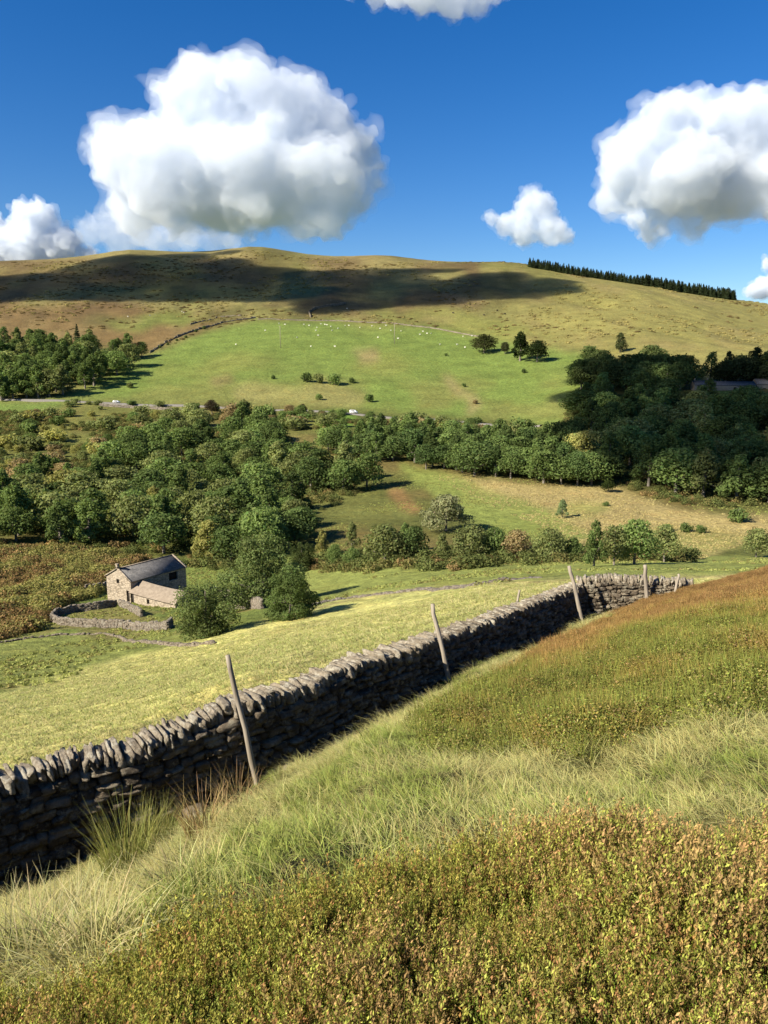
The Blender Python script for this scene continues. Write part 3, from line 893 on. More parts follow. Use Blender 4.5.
def uv_plane(me, o, e, s):
    uv = me.uv_layers.new(name='UVMap')
    e, s = np.array(e), np.array(s)
    for l in me.loops:
        v = np.array(me.vertices[l.vertex_index].co)
        uv.data[l.index].uv = (float(v @ e), float(v @ s))

B0 = np.array([-44.4, 130.0]); e1 = np.array([.82, -.572]); e1 /= np.linalg.norm(e1); e2 = np.array([-e1[1], e1[0]])
GWD, BLN, EH, AH = 6.9, 12.4, 3.9, 5.6
zB = -41.1
barn = empty('stone_barn', (B0[0], B0[1], zB)); tag(barn, 'old sandstone barn with grey slate roof and a lower wing, alone in the hollow', 'barn')
def L3(a, b, z):                                    # local: a along the wing (to the right and near), b along the barn (away)
    return np.array([e1[0] * a + e2[0] * b, e1[1] * a + e2[1] * b, z])
gin = np.array([*e2, 0]); lin = np.array([*-e1, 0])
og = L3(-GWD, 0, 0)
gable = panel(og, e1, GWD, -2, EH, [(5.55, 6.45, 0.0, 2.1), (2.9, 3.75, 2.95, 3.75)], e2, .4, AH)
longw = panel(L3(0, 0, 0), e2, BLN, -2, EH, [(8.4, 10.4, 2.0, 3.5)], -e1, .4)
backg = panel(L3(-GWD, BLN, 0), e1, GWD, -2, EH, [], -e2, .4, AH)
farw = panel(L3(-GWD, 0, 0), e2, BLN, -2, EH, [], e1, .4)
v, f = join([gable, longw, backg, farw])
obj('wall', newmesh('barn_wall', v, f, BARNW), barn)
rf = []
ov, eo = .12, .25
for sgn in (1, -1):
    x0 = (0 if sgn > 0 else -GWD); k = (AH - EH) / (GWD / 2)
    ea = L3(x0 + sgn * eo, -ov, EH - k * eo + .14); eb = L3(x0 + sgn * eo, BLN + ov, EH - k * eo + .14)
    ra = L3(-GWD / 2 + sgn * .002, -ov, AH + .14); rb = L3(-GWD / 2 + sgn * .002, BLN + ov, AH + .14)
    rf.append(slab([ea, eb, rb, ra], .12))
v, f = join(rf)
rme = newmesh('slate_roof', v, f, SLATE); uv_plane(rme, None, [*e2, 0], [-e1[0] * .6, -e1[1] * .6, .8])
roof = obj('slate_roof', rme, barn)
# pale gable copings, standing a little over the slates, and ridge
for bpos in (-.06, BLN - .12):
    vv = []
    for sgn in (1, -1):
        x0 = (0 if sgn > 0 else -GWD)
        a0 = L3(x0 + sgn * .3, bpos - .14, EH - .02); a1 = L3(x0 + sgn * .3, bpos + .2, EH - .02)
        r0 = L3(-GWD / 2 + sgn * .003, bpos - .14, AH + .27); r1 = L3(-GWD / 2 + sgn * .003, bpos + .2, AH + .27)
        a0[2] += .06; a1[2] += .06
        vv.append(slab([a0, a1, r1, r0], .2))
    v, f = join(vv)
    cp_ = obj('gable_coping', newmesh('gable_coping', v, f, BARNW), roof)
v, f = box(-.2, .2, -.2, .2, -.1, .62); v2, f2 = box(-.28, .28, -.28, .28, .62, .74)
v, f = join([(v, f), (v2, f2)])
fin = obj('finial', newmesh('finial', v, f, BARNW), roof, L3(-GWD / 2, 0, AH + .25)); fin.rotation_euler = (0, 0, math.atan2(e1[1], e1[0]))
v, f = slab([L3(-GWD / 2 + .16, .2, AH + .16), L3(-GWD / 2 + .16, BLN - .2, AH + .16), L3(-GWD / 2, BLN - .2, AH + .25), L3(-GWD / 2, .2, AH + .25)], .06)
obj('ridge_tile', newmesh('ridge_tile', v, f, STONESLATE), roof)
def board(name, o, ux, x0, x1, z0, z1, n_in, d, mt, parent, lab=None):
    a = np.array([o[0] + ux[0] * x0 + n_in[0] * d, o[1] + ux[1] * x0 + n_in[1] * d, o[2] + z0]); b = a + np.array([ux[0], ux[1], 0]) * (x1 - x0)
    i = np.array([n_in[0], n_in[1], 0]) * .06
    v = np.array([a, b, b + [0, 0, z1 - z0], a + [0, 0, z1 - z0], a + i, b + i, b + i + [0, 0, z1 - z0], a + i + [0, 0, z1 - z0]])
    f = np.array([[0, 1, 2, 3], [7, 6, 5, 4], [0, 4, 5, 1], [1, 5, 6, 2], [2, 6, 7, 3], [3, 7, 4, 0]])
    return obj(name, newmesh(name, v, f, mt), parent)
board('door', og, e1, 5.55, 6.45, 0, 2.1, e2, .3, DARKWOOD, barn)
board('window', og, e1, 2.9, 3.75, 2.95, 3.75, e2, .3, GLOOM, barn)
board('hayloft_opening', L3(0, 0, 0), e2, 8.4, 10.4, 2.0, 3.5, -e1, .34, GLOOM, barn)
# the lower wing
WL, WD, WE, WR = 12.0, 5.2, 2.1, 3.5
wfront = panel(L3(.004, -.35, 0), e1, WL, -2.5, WE, [(.25, 1.15, .0, 1.95), (4.6, 5.3, .75, 1.65)], e2, .4)
wend = panel(L3(WL, -.35, 0), e2, WD, -2.5, WE, [], -e1, .4, WR)
wback = panel(L3(.004, WD - .35, 0), e1, WL, -2.5, WE, [], -e2, .4)
v, f = join([wfront, wend, wback])
wing = obj('wing', newmesh('wing_wall', v, f, BARNW), barn)
rf = []
for sgn in (1, -1):
    y0 = -.35 if sgn > 0 else WD - .35
    k = (WR - WE) / (WD / 2)
    ea = L3(.03, y0 - sgn * .22, WE - k * .22 + .14); eb = L3(WL + .1, y0 - sgn * .22, WE - k * .22 + .14)
    ra = L3(.03, WD / 2 - .35 - sgn * .002, WR + .14); rb = L3(WL + .1, WD / 2 - .35 - sgn * .002, WR + .14)
    # sagging old stone slates: subdivided strip
    n_ = 14; c_ = []
    for i in range(n_ + 1):
        t = i / n_; dz = -.18 * math.sin(math.pi * t)
        c_.append((ea * (1 - t) + eb * t + [0, 0, dz * .6], ra * (1 - t) + rb * t + [0, 0, dz]))
    tp = np.array([p for pr in c_ for p in pr]); bt = tp - [0, 0, .12]; m_ = len(tp)
    q_ = [[2 * i, 2 * i + 2, 2 * i + 3, 2 * i + 1] for i in range(n_)]
    q_ += [[m_ + a for a in t_[::-1]] for t_ in q_]
    q_ += [[2 * i, m_ + 2 * i, m_ + 2 * i + 2, 2 * i + 2] for i in range(n_)] + [[0, 1, m_ + 1, m_], [2 * n_, m_ + 2 * n_, m_ + 2 * n_ + 1, 2 * n_ + 1]]
    rf.append((np.concatenate([tp, bt]), np.array(q_)))
v, f = join(rf)
wr = obj('wing_roof', newmesh('wing_roof', v, f, STONESLATE), barn)
vv = []
for sgn in (1, -1):
    y0 = -.35 if sgn > 0 else WD - .35
    a0 = L3(WL - .1, y0 - sgn * .3, WE + .04); a1 = L3(WL + .24, y0 - sgn * .3, WE + .04)
    r0 = L3(WL - .1, WD / 2 - .35 - sgn * .003, WR + .32); r1 = L3(WL + .24, WD / 2 - .35 - sgn * .003, WR + .32)
    vv.append(slab([a0, a1, r1, r0], .2))
v, f = join(vv); obj('gable_coping', newmesh('gable_coping', v, f, BARNW), wr)
board('door', L3(0, -.35, 0), e1, .25, 1.15, 0, 1.95, e2, .3, DARKWOOD, wing)
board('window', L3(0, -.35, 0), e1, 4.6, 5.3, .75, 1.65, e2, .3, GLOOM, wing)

# --- yard walls and field walls round the barn: lower-detail drystone
def low_wall(pix, h, label, Y=None, thick=.24, group='drystone walls round the barn', step=.42, gap=0.0, name='yard_wall', mt=None, ymin=60, ymax=2000, jit=.12):
    mt = mt or STONE_FAR
    P_ = np.array([hit(px, py, ymin, ymax) for px, py in pix])
    d = np.hypot(*(np.diff(P_[:, :2], axis=0).T)); s_ = np.concatenate([[0], np.cumsum(d)])
    t, cen, siz, frm = 0., [], [], []
    o = P_[len(P_) // 2]
    while t < s_[-1]:
        l = step * rng.uniform(.7, 1.3)
        x, y = np.interp(t + l / 2, s_, P_[:, 0]), np.interp(t + l / 2, s_, P_[:, 1])
        x2, y2 = np.interp(t + l / 2 + .5, s_, P_[:, 0]), np.interp(t + l / 2 + .5, s_, P_[:, 1])
        a = np.array([x2 - x, y2 - y, 0]); nn = np.linalg.norm(a)
        if nn < 1e-6:
            break
        a /= nn
        t += l
        z = float(ground(x, y)); hh = h * rng.uniform(.86, 1.1) * (1 if gap == 0 else rng.uniform(.5, 1.1)) * (.3 if rng.random() < gap else 1)
        rows = max(2, int(hh / (step * .55)))
        for r_ in range(rows + 1):
            zz = z - .15 + (hh + .15) * (r_ + .5) / (rows + 1)
            cen.append([x + rng.normal(0, .03), y + rng.normal(0, .03), zz]); siz.append([l * .62, thick * (1.15 - .3 * r_ / rows) * rng.uniform(.85, 1.1), (hh + .15) / (rows + 1) * .56])
            b = np.array([-a[1], a[0], 0])
            frm.append([a, b, np.array([0, 0, 1.])])
    v, f = stones(np.array(cen) - o, np.array(siz), np.array(frm), rough=jit)
    w = obj(name, newmesh(name, v, f, mt), None, o)
    tag(w, label, 'wall', group, 'thing')
    return w
low_wall([(52, 621), (60, 625), (90, 627), (130, 629), (168, 630), (172, 626)], 1.2, 'front wall of the barn yard, sunlit and curved at its left end', step=.42)
low_wall([(52, 621), (56, 616), (75, 612), (100, 609), (117, 606)], 1.25, 'shaded rear wall of the barn yard running up to the short wall', step=.42)
low_wall([(119, 606), (130, 610), (142, 617)], 1.2, 'short sunlit wall inside the barn yard below the two doors', step=.42)
low_wall([(86, 593), (98, 592), (107, 590)], 1.7, 'short dark wall joining the left corner of the barn', step=.6)
low_wall([(230, 610), (245, 609), (262, 609)], 1.4, 'low shaded wall between the barn tree and the big trees', step=.6)
low_wall([(210, 592), (228, 596), (246, 602), (262, 606)], 1.3, 'pale wall slanting behind the end of the barn wing', step=.7)
low_wall([(-20, 646), (20, 640), (60, 635), (100, 634), (118, 637), (150, 643), (185, 646), (215, 644)], .26, 'ruined low wall curving across the grass below the yard', gap=.3, step=.34, mt=STONE)
low_wall([(300, 610), (325, 602), (352, 598), (385, 594), (420, 590), (480, 585), (540, 581)], .22, 'tumbled low wall along the top edge of the pale field', gap=.3, step=.36, thick=.4)

# ------------------------------------------------------------------ trees
BARK = plain_mat('bark', (.10, .085, .065), (.22, .195, .16), 3.0, .9, (1, 1, .3), .03)
def lobes_crown(lobes, n, size, col, zmin, name, fill=.16, hue=.14, up=.35):
    """leaf clumps through the outer volume of overlapping lobes: light and dark, gaps between"""
    L_ = np.array(lobes)                                     # x y z rx rz
    wgt = L_[:, 3] ** 2; wgt = wgt / wgt.sum()
    k = rng.choice(len(L_), n, p=wgt)
    d = rng.normal(size=(n, 3)); d[:, 2] += up; d /= np.linalg.norm(d, axis=1)[:, None]
    bump = 1 + .20 * np.sin(d[:, 0] * 5 + k * 1.7) * np.sin(d[:, 1] * 5 + k) + .10 * np.sin(d[:, 2] * 9 + k * 3.1)
    r = np.where(rng.random(n) < fill, rng.uniform(.3, .8, n), rng.uniform(.8, 1.06, n)) * bump
    p = L_[k, :3] + d * r[:, None] * np.stack([L_[k, 3], L_[k, 3], L_[k, 4]], 1)
    keep = p[:, 2] > zmin
    p, d, k = p[keep], d[keep], k[keep]
    m = len(p)
    lob = rng.uniform(.78, 1.25, len(L_))[k]
    c = vary(col, m, .28, hue) * lob[:, None]
    v, f, c = leaves(p, d + rng.normal(0, .55, (m, 3)), size * rng.uniform(.55, 1.3, m), c, .62)
    return newmesh(name, v, f, LEAF, c)

def trunk_mesh(h, rad, lobes, nl=6, name='trunk'):
    parts = []
    x, y = rng.normal(0, .15, 2)
    path = np.array([[0, 0, -.8], [0, 0, .2], [x * .5, y * .5, h * .35], [x, y, h * .62], [x * 1.2, y * 1.2, h * .85]])
    parts.append(tube(path, rad * np.array([1.35, 1.1, .85, .6, .25]), 7))
    for l in list(lobes)[:nl]:
        z0 = h * rng.uniform(.22, .45)
        a = np.array([x * .6, y * .6, z0]); b = np.array(l[:3])
        mid = a * .5 + b * .5 + [0, 0, -.3]
        parts.append(tube(np.array([a, mid, b]), rad * np.array([.5, .35, .15]), 5))
    v, f = join(parts)
    return newmesh(name, v, f, BARK, smooth=True)

def make_tree(name, H, Wd, n, size, kind, clear=.05, hue=.14):
    lobes = []
    if kind == 'round':
        nl = 18
        for i in range(nl):
            a = i * 2.4 + rng.uniform(-.4, .4); t = (i + .5) / nl
            z = H * (.24 + .58 * t); rr = Wd * .5 * math.sin(math.pi * (.28 + .62 * t)) * .62
            r = Wd * rng.uniform(.12, .26); rr *= rng.uniform(.8, 1.25)
            lobes.append((math.cos(a) * rr, math.sin(a) * rr, z, r, r * rng.uniform(.8, 1.0)))
        lobes.append((0, 0, H * .52, Wd * .33, H * .26)); lobes.append((.2, 0, H * .82, Wd * .2, H * .14))
    elif kind == 'low':                                     # crown down to the grass
        nl = 20
        for i in range(nl):
            a = i * 2.4 + rng.uniform(-.4, .4); t = (i + .5) / nl
            z = H * (.14 + .66 * t); rr = Wd * .5 * math.sqrt(max(.05, 1 - (t * .95) ** 2)) * .74
            r = Wd * rng.uniform(.08, .22); rr *= rng.uniform(.6, 1.3)
            lobes.append((math.cos(a) * rr, math.sin(a) * rr, z, r, r * rng.uniform(.8, 1.0)))
        for i in range(9):
            a = i * .7 + rng.uniform(-.3, .3); r = Wd * rng.uniform(.11, .17); rr = Wd * rng.uniform(.22, .36)
            lobes.append((math.cos(a) * rr, math.sin(a) * rr, H * rng.uniform(.06, .16), r, r))
        lobes.append((0, 0, H * .42, Wd * .26, H * .3)); lobes.append((Wd * .06, 0, H * .84, Wd * .13, H * .13))
    elif kind == 'tall':
        nl = 14
        for i in range(nl):
            a = i * 2.4 + rng.uniform(-.4, .4); t = (i + .5) / nl
            z = H * (.16 + .74 * t); rr = Wd * .36 * (1 - .75 * t ** 1.6)
            r = Wd * rng.uniform(.11, .25) * (1 - .35 * t); rr *= rng.uniform(.75, 1.3)
            lobes.append((math.cos(a) * rr, math.sin(a) * rr, z, r, r * rng.uniform(1.0, 1.5)))
        lobes.append((0, 0, H * .5, Wd * .25, H * .36)); lobes.append((0, 0, H * .9, Wd * .12, H * .10))
    elif kind == 'bush':
        for i in range(9):
            a = i * 2.4 + rng.uniform(-.5, .5); rr = Wd * rng.uniform(.1, .32); r = Wd * rng.uniform(.16, .26)
            lobes.append((math.cos(a) * rr, math.sin(a) * rr, H * rng.uniform(.25, .62), r, min(r, H * .38)))
        lobes.append((0, 0, H * .5, Wd * .28, H * .42))
    elif kind == 'layer':                                   # wide, in flat shelves
        for i in range(16):
            a = i * 2.4 + rng.uniform(-.4, .4); t = (i % 4) / 3
            rr = Wd * .5 * rng.uniform(.35, .8) * (1 - .45 * t); r = Wd * rng.uniform(.14, .2)
            lobes.append((math.cos(a) * rr, math.sin(a) * rr, H * (.30 + .5 * t + rng.uniform(-.05, .05)), r, r * .55))
        lobes.append((0, 0, H * .55, Wd * .26, H * .30)); lobes.append((0, 0, H * .85, Wd * .2, H * .12))
    cm = lobes_crown(lobes, n, size, (1, 1, 1), H * clear, name + '_crown', hue=hue)
    tm = trunk_mesh(H, H * .022 + .05, lobes, 7, name + '_trunk')
    root = empty(name, (0, -60, -60))
    obj('trunk', tm, root); obj('crown', cm, root)
    return root

def conifer(name, H, Wd, n, size, whorls=11):
    zs = np.linspace(.10, .97, whorls)
    P_, D_, K_ = [], [], []
    k = rng.integers(0, whorls, n); t = zs[k] + rng.uniform(-.03, .03, n)
    t = np.clip(t, .08, 1.0)
    R_ = Wd * .5 * (1 - t) ** .85 * (1 + .15 * np.sin(k * 2.1))
    a = rng.uniform(0, 6.28, n); a = np.round(a / .6) * .6 + rng.normal(0, .13, n) + k * .7
    u = rng.uniform(.25, 1.0, n) ** .7
    p = np.stack([np.cos(a) * R_ * u, np.sin(a) * R_ * u, H * t - R_ * u * .35], 1)
    d = np.stack([np.cos(a) * .6, np.sin(a) * .6, np.ones(n) * .6], 1) + rng.normal(0, .5, (n, 3))
    c = vary((1, 1, 1), n, .3, .1)
    v, f, c = leaves(p, d, size * rng.uniform(.6, 1.3, n) * (1.2 - .6 * t), c, .5)
    cm = newmesh(name + '_crown', v, f, LEAF, c)
    v, f = tube([[0, 0, -.8], [0, 0, H * .5], [0, 0, H * .97]], [H * .018, H * .012, .02], 6)
    root = empty(name, (0, -60, -60))
    obj('trunk', newmesh(name + '_trunk', v, f, BARK, smooth=True), root); obj('crown', cm, root)
    return root

PR = {'round': [make_tree('broadleaf_tree', 12, 11, 3000, .36, 'round') for _ in range(4)],
      'tall': [make_tree('tall_tree', 15, 8.5, 3000, .36, 'tall') for _ in range(4)],
      'bush': [make_tree('bush', 3.2, 4.6, 800, .26, 'bush', .02) for _ in range(3)],
      'conifer': [conifer('conifer', 13, 5.0, 800, .55) for _ in range(3)],
      'fine': [make_tree('broadleaf_tree', 9, 9, 13000, .16, 'low', .01), make_tree('broadleaf_tree', 12, 12.5, 20000, .18, 'low', .02), make_tree('broadleaf_tree', 11, 9, 15000, .17, 'low', .01)],
      'layer': [make_tree('broadleaf_tree', 9, 12, 5000, .26, 'layer', .15)]}
BASEH = {'round': [12] * 4, 'tall': [15] * 4, 'bush': [3.2] * 3, 'conifer': [13] * 3, 'fine': [9, 12, 11], 'layer': [9]}
_used = set()
def plant(kind, i, loc, h, wide, colr, label, cat, group=None, rz=None):
    src = PR[kind][i]
    if (kind, i) in _used:
        r = copy_tree(src)
    else:
        r = src; _used.add((kind, i))
    s_ = h / BASEH[kind][i]
    r.location = loc; r.rotation_euler = (0, 0, rng.uniform(0, 6.28) if rz is None else rz)
    r.scale = (s_ * wide, s_ * wide, s_)
    for k in ('label', 'category', 'group'):
        if k in r:
            del r[k]
    tag(r, label, cat, group)
    for ch in r.children:
        if ch.name.startswith('crown'):
            ch.color = (*[float(x) for x in colr], 1)
    return r

DARK, MID, OLIVE, YEL, BRN_, GREY, NEEDLE = (.105, .148, .048), (.155, .215, .066), (.215, .245, .088), (.32, .31, .10), (.32, .25, .12), (.15, .165, .09), (.045, .062, .028)
def pick(*opts):
    w = np.array([o[1] for o in opts]); k = rng.choice(len(opts), p=w / w.sum())
    return np.array(opts[k][0]) * rng.uniform(.85, 1.15)

def wood(poly, n, hr, dmin, kinds, cols, label, cat, group, ymin=100, ymax=2000, widef=(1.05, 1.5), tries=40):
    """trees standing inside a patch of land, no two nearer than dmin"""
    xs, ys = [p[0] for p in poly], [p[1] for p in poly]
    got = []
    for _ in range(n * tries):
        if len(got) >= n:
            break
        px, py = rng.uniform(min(xs), max(xs)), rng.uniform(min(ys), max(ys))
        if not inpoly(px, py, poly) or (py < 442 and (abs(px - 119) < 9 or abs(px - 355) < 11) and py > 402):
            continue
        p = hit(px, py, ymin, ymax)
        if any((p[0] - q[0]) ** 2 + (p[1] - q[1]) ** 2 < dmin * dmin for q in got):
            continue
        got.append(p)
        kd = kinds[rng.integers(0, len(kinds))]
        plant(kd, int(rng.integers(0, len(PR[kd]))), p, rng.uniform(*hr) * (.9 if kd == 'round' else 1.05), rng.uniform(*widef), pick(*cols),
              label, cat, group)
    return got

# the trees by the barn
plant('fine', 0, hit(206, 636, 60, 200), 5.6, 1.08, (.15, .19, .065), 'round green tree in front of the end of the barn wing', 'tree', rz=.4)
plant('fine', 1, hit(264, 606, 60, 200), 11.0, 1.14, (.125, .16, .055), 'big spreading tree behind the barn wing, tallest of the trees near the barn', 'tree', rz=1.1)
plant('fine', 2, hit(291, 619, 60, 200), 5.6, 1.2, (.115, .16, .05), 'lower bushy tree at the top of the pale field, right of the big barn tree', 'tree', rz=2.0)
plant('fine', 0, hit(302, 570, 60, 260), 6.5, .9, (.09, .115, .038), 'dark small tree behind the lower bushy tree above the pale field', 'tree', rz=3.0)
# the row across the valley floor
row = [(335, 566, 5, .9, 'dense low green tree at the left end of the row beyond the meadow', MID, 'round'), (352, 567, 4.2, 1.1, 'low thicket tree left of the pale trunked tree', MID, 'round'),
       (385, 566, 8.6, 1.15, 'broad tree with a pale trunk in the row beyond the meadow', OLIVE, 'round'), (414, 562, 7.6, .9, 'dark tree right of the pale trunked tree in the row', DARK, 'round'),
       (442, 562, 5.6, 1.0, 'thin brownish tree below the silvery hawthorn', OLIVE, 'tall'), (470, 562, 7.0, 1.1, 'rounded olive tree left of the first gap in the row', OLIVE, 'round'),
       (494, 560, 6.6, 1.0, 'dull green tree in the row below the green strip', MID, 'round'), (516, 560, 6.0, 1.15, 'brownish spreading tree in the row below the tan field', BRN_, 'round'),
       (550, 563, 6.4, 1.0, 'tree with pale bare top twigs in the row', OLIVE, 'round'), (572, 562, 4.6, .9, 'low dark tree between two taller ones in the row', MID, 'round'),
       (594, 566, 6.2, .85, 'upright tree with a pale trunk right of the low dark tree', MID, 'tall'), (614, 565, 5.6, .95, 'dense green tree in the right part of the row', OLIVE, 'round'),
       (634, 564, 6.6, 1.05, 'large rounded green tree above the sunlit wall', MID, 'round'), (664, 562, 6.0, .95, 'olive tree at the right end of the row', OLIVE, 'round'),
       (692, 559, 2.4, 1.0, 'small thin bush past the right end of the row', OLIVE, 'bush'), (756, 557, 6.4, 1.0, 'brown green tree alone at the right edge above the heather', OLIVE, 'round'),
       (322, 556, 6.5, 1.0, 'yellow green tree behind the low thicket', YEL, 'tall'), (352, 552, 7.5, .9, 'tall olive tree behind the broad pale trunked tree', OLIVE, 'tall'), (405, 553, 7, .9, 'dark green tree rising behind the row', MID, 'tall')]
for px, py, h, w, lab, c, kd in row:
    plant(kd, int(rng.integers(0, len(PR[kd]))), hit(px, py, 90, 300), h, w, np.array(c) * rng.uniform(.9, 1.1), lab, 'tree', 'row of trees beyond the meadow')
plant('layer', 0, hit(446, 531, 120, 300), 10.2, 1.1, (.25, .26, .13), 'silvery grey green hawthorn with a white trunk on the slope', 'tree', rz=.5)
plant('tall', 1, hit(562, 518, 120, 320), 5.6, 1.15, (.19, .25, .11), 'small pale green tree alone in the tan field', 'tree')
plant('round', 2, hit(608, 492, 150, 330), 4.5, 1.3, (.05, .07, .02), 'bush like tree at the upper edge of the tan field', 'tree')
for px, py, h, lab in ((668, 531, 2.0, 'left of the round green bushes in the tan field'), (686, 532, 2.6, 'larger round green bush in the tan field'), (701, 533, 2.2, 'right of the round green bushes in the tan field'), (606, 506, 1.6, 'low bush on the open tan field right of the small pale tree'),
                       (738, 522, 4.2, 'dark bush at the far right below the shaded wood'), (676, 500, 2.0, 'small bush at the corner of the shaded wood')):
    plant('bush', int(rng.integers(0, 3)), hit(px, py, 120, 300), h, 1.1, np.array(MID) * 1.1, lab, 'bush')
# pasture pair and shrubs
PY = dict(ymin=500, ymax=1000)
plant('round', 0, hit(484, 353, **PY), 18, 1.5, (.055, .06, .022), 'left of the pair of big trees on the green pasture', 'tree')
plant('round', 1, hit(505, 354, **PY), 11, .9, (.075, .08, .035), 'small pale tree between the pair of big trees on the pasture', 'tree')
plant('tall', 0, hit(520, 361, **PY), 25, 1.35, (.030, .046, .015), 'tall dark tree of the pair on the green pasture', 'tree')
plant('round', 3, hit(537, 362, **PY), 19, 1.15, (.030, .046, .016), 'right hand dark tree leaning against the tall pasture tree', 'tree')
for px, py, h, lab, c in ((307, 382, 8.5, 'leftmost dark shrub of the four in a line on the pasture', DARK), (319, 383, 9, 'thin pale green shrub in the line on the pasture', OLIVE), (335, 385, 10.5, 'tallest shrub of the line on the pasture', MID),
                          (352, 383, 5.5, 'low round shrub at the right end of the line on the pasture', DARK), (273, 379, 4, 'tiny shrub alone above the straw coloured strip', DARK), (369, 402, 7, 'dark round bush on the pasture above the road', MID),
                          (319, 400, 5, 'shrub in the straw coloured strip above the road', MID), (130, 388, 5.5, 'pale low bush on the pasture before the left wood', OLIVE), (524, 373, 4.5, 'dark little bush below the pasture pair', DARK),
                          (446, 356, 3.2, 'tiny dark bush left of the pasture pair', DARK), (464, 387, 3.6, 'tiny bush beside the worn track on the pasture', DARK), (475, 404, 4, 'tiny bush at the foot of the worn track', BRN_)):
    plant('bush', int(rng.integers(0, 3)), hit(px, py, 480, 1000), h * .9, .85, np.array(c), lab, 'bush')
# woods
wood([(-40, 402), (88, 398), (104, 384), (132, 366), (138, 356), (100, 350), (40, 346), (-60, 346)], 100, (17, 23), 7, ('round', 'tall', 'tall'), ((DARK, 3), (MID, 4), (OLIVE, 3), (YEL, .6)),
     'tree in the dense wood left of the green pasture', 'tree', 'trees in the wood left of the pasture', 480, widef=(1.1, 1.45))
plant('round', 1, hit(142, 357, 500, 900), 14, 1.05, DARK, 'dark tree at the right hand tip of the left wood', 'tree')
plant('tall', 2, hit(47, 396, 480, 700), 14, 1.0, (.14, .125, .025), 'yellow leaved tree at the front of the left wood', 'tree')
plant('conifer', 0, hit(78, 347, 560, 900), 21, 1.3, NEEDLE, 'dark pointed conifer rising above the left wood', 'tree')
plant('tall', 3, hit(4, 372, 480, 900), 25, 1.2, (.05, .085, .025), 'pale green tall tree at the left edge above the left wood', 'tree')
wood([(-60, 548), (0, 546), (140, 552), (232, 566), (300, 548), (318, 520), (290, 505), (240, 472), (190, 468), (110, 480), (60, 492), (20, 488), (-60, 484)], 104, (9.5, 15), 6.2, ('round', 'round', 'tall'),
     ((DARK, 2), (MID, 5), (OLIVE, 3), (YEL, .5)), 'green tree in the wood on the valley floor above the barn', 'tree', 'trees in the wood above the barn', 150, 420)
wood([(95, 472), (150, 440), (200, 424), (250, 425), (270, 445), (290, 470), (330, 478), (396, 492), (384, 498), (300, 492), (250, 478), (180, 465), (130, 474)], 44, (12, 17), 7.3, ('round', 'round', 'tall'),
     ((DARK, 3), (MID, 4), (OLIVE, 2.5)), 'tree in the belt across the middle of the valley', 'tree', 'trees in the middle belt of the valley', 220, 560)
wood([(310, 446), (400, 440), (470, 448), (548, 458), (600, 486), (560, 488), (500, 478), (440, 474), (410, 466), (330, 456)], 76, (11, 15.5), 5.6, ('tall', 'round'),
     ((MID, 5), (DARK, 2), ((.11, .165, .055), 3)), 'dark green tree in the close planted belt above the tan field', 'tree', 'trees in the planted belt above the tan field', 250, 560)
wood([(-60, 484), (20, 486), (60, 486), (110, 470), (150, 440), (200, 424), (170, 414), (60, 412), (-60, 416)], 90, (3.5, 7.5), 6, ('round', 'bush', 'bush'),
     ((OLIVE, 4), (BRN_, 2), (YEL, 3), (MID, 1.5)), 'small scrubby tree on the upper left valley side below the road', 'tree', 'scrub trees below the road', 300, 560)
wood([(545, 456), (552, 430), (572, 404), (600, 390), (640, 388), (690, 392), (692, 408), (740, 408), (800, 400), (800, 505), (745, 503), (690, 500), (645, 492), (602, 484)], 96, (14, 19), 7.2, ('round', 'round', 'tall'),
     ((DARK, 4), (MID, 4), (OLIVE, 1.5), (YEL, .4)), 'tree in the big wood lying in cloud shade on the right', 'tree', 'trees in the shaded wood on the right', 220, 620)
wood([(570, 392), (580, 372), (640, 366), (690, 376), (696, 388), (640, 394)], 27, (18, 23), 8, ('round',), ((DARK, 4), ((.10, .13, .045), 3)), 'dark rounded tree along the top edge of the shaded wood', 'tree', 'trees along the top of the shaded wood', 440, 800)
wood([(705, 383), (722, 379), (800, 379), (800, 386), (730, 386)], 18, (16, 21), 7, ('round', 'tall'), ((DARK, 4), (NEEDLE, 2)), 'dark tree in the clump behind the far farm buildings', 'tree', 'trees behind the far farm', 505, 800)
plant('tall', 2, hit(620, 352, 520, 1000), 16, 1.2, (.09, .11, .045), 'pale feathery tree standing above the top of the shaded wood', 'tree')
# bushes along the road
wood([(60, 403), (190, 407.5), (350, 414), (480, 423), (480, 430), (350, 420), (190, 413), (60, 408)], 34, (2.5, 5), 5, ('bush',), ((OLIVE, 3), (BRN_, 1), (MID, 3)), 'low bush growing along the valley road', 'bush', 'bushes along the valley road', 440, 640)
wood([(170, 412), (300, 416), (420, 424), (480, 430), (560, 436), (540, 446), (420, 440), (300, 432), (200, 424)], 60, (5, 9), 5.5, ('bush', 'round'), ((OLIVE, 3), (BRN_, 3), (YEL, 1.5), (MID, 3)), 'brown or green bush on the bank just below the valley road', 'bush', 'bushes on the bank below the road', 380, 600)
plant('round', 2, hit(212, 414, 400, 600), 9.5, 1.1, (.075, .06, .036), 'brown leafed round tree beside the valley road', 'tree')
plant('round', 0, hit(303, 416, 400, 600), 8, .8, (.08, .058, .036), 'second brown tree beside the road, right of the larger one', 'tree')
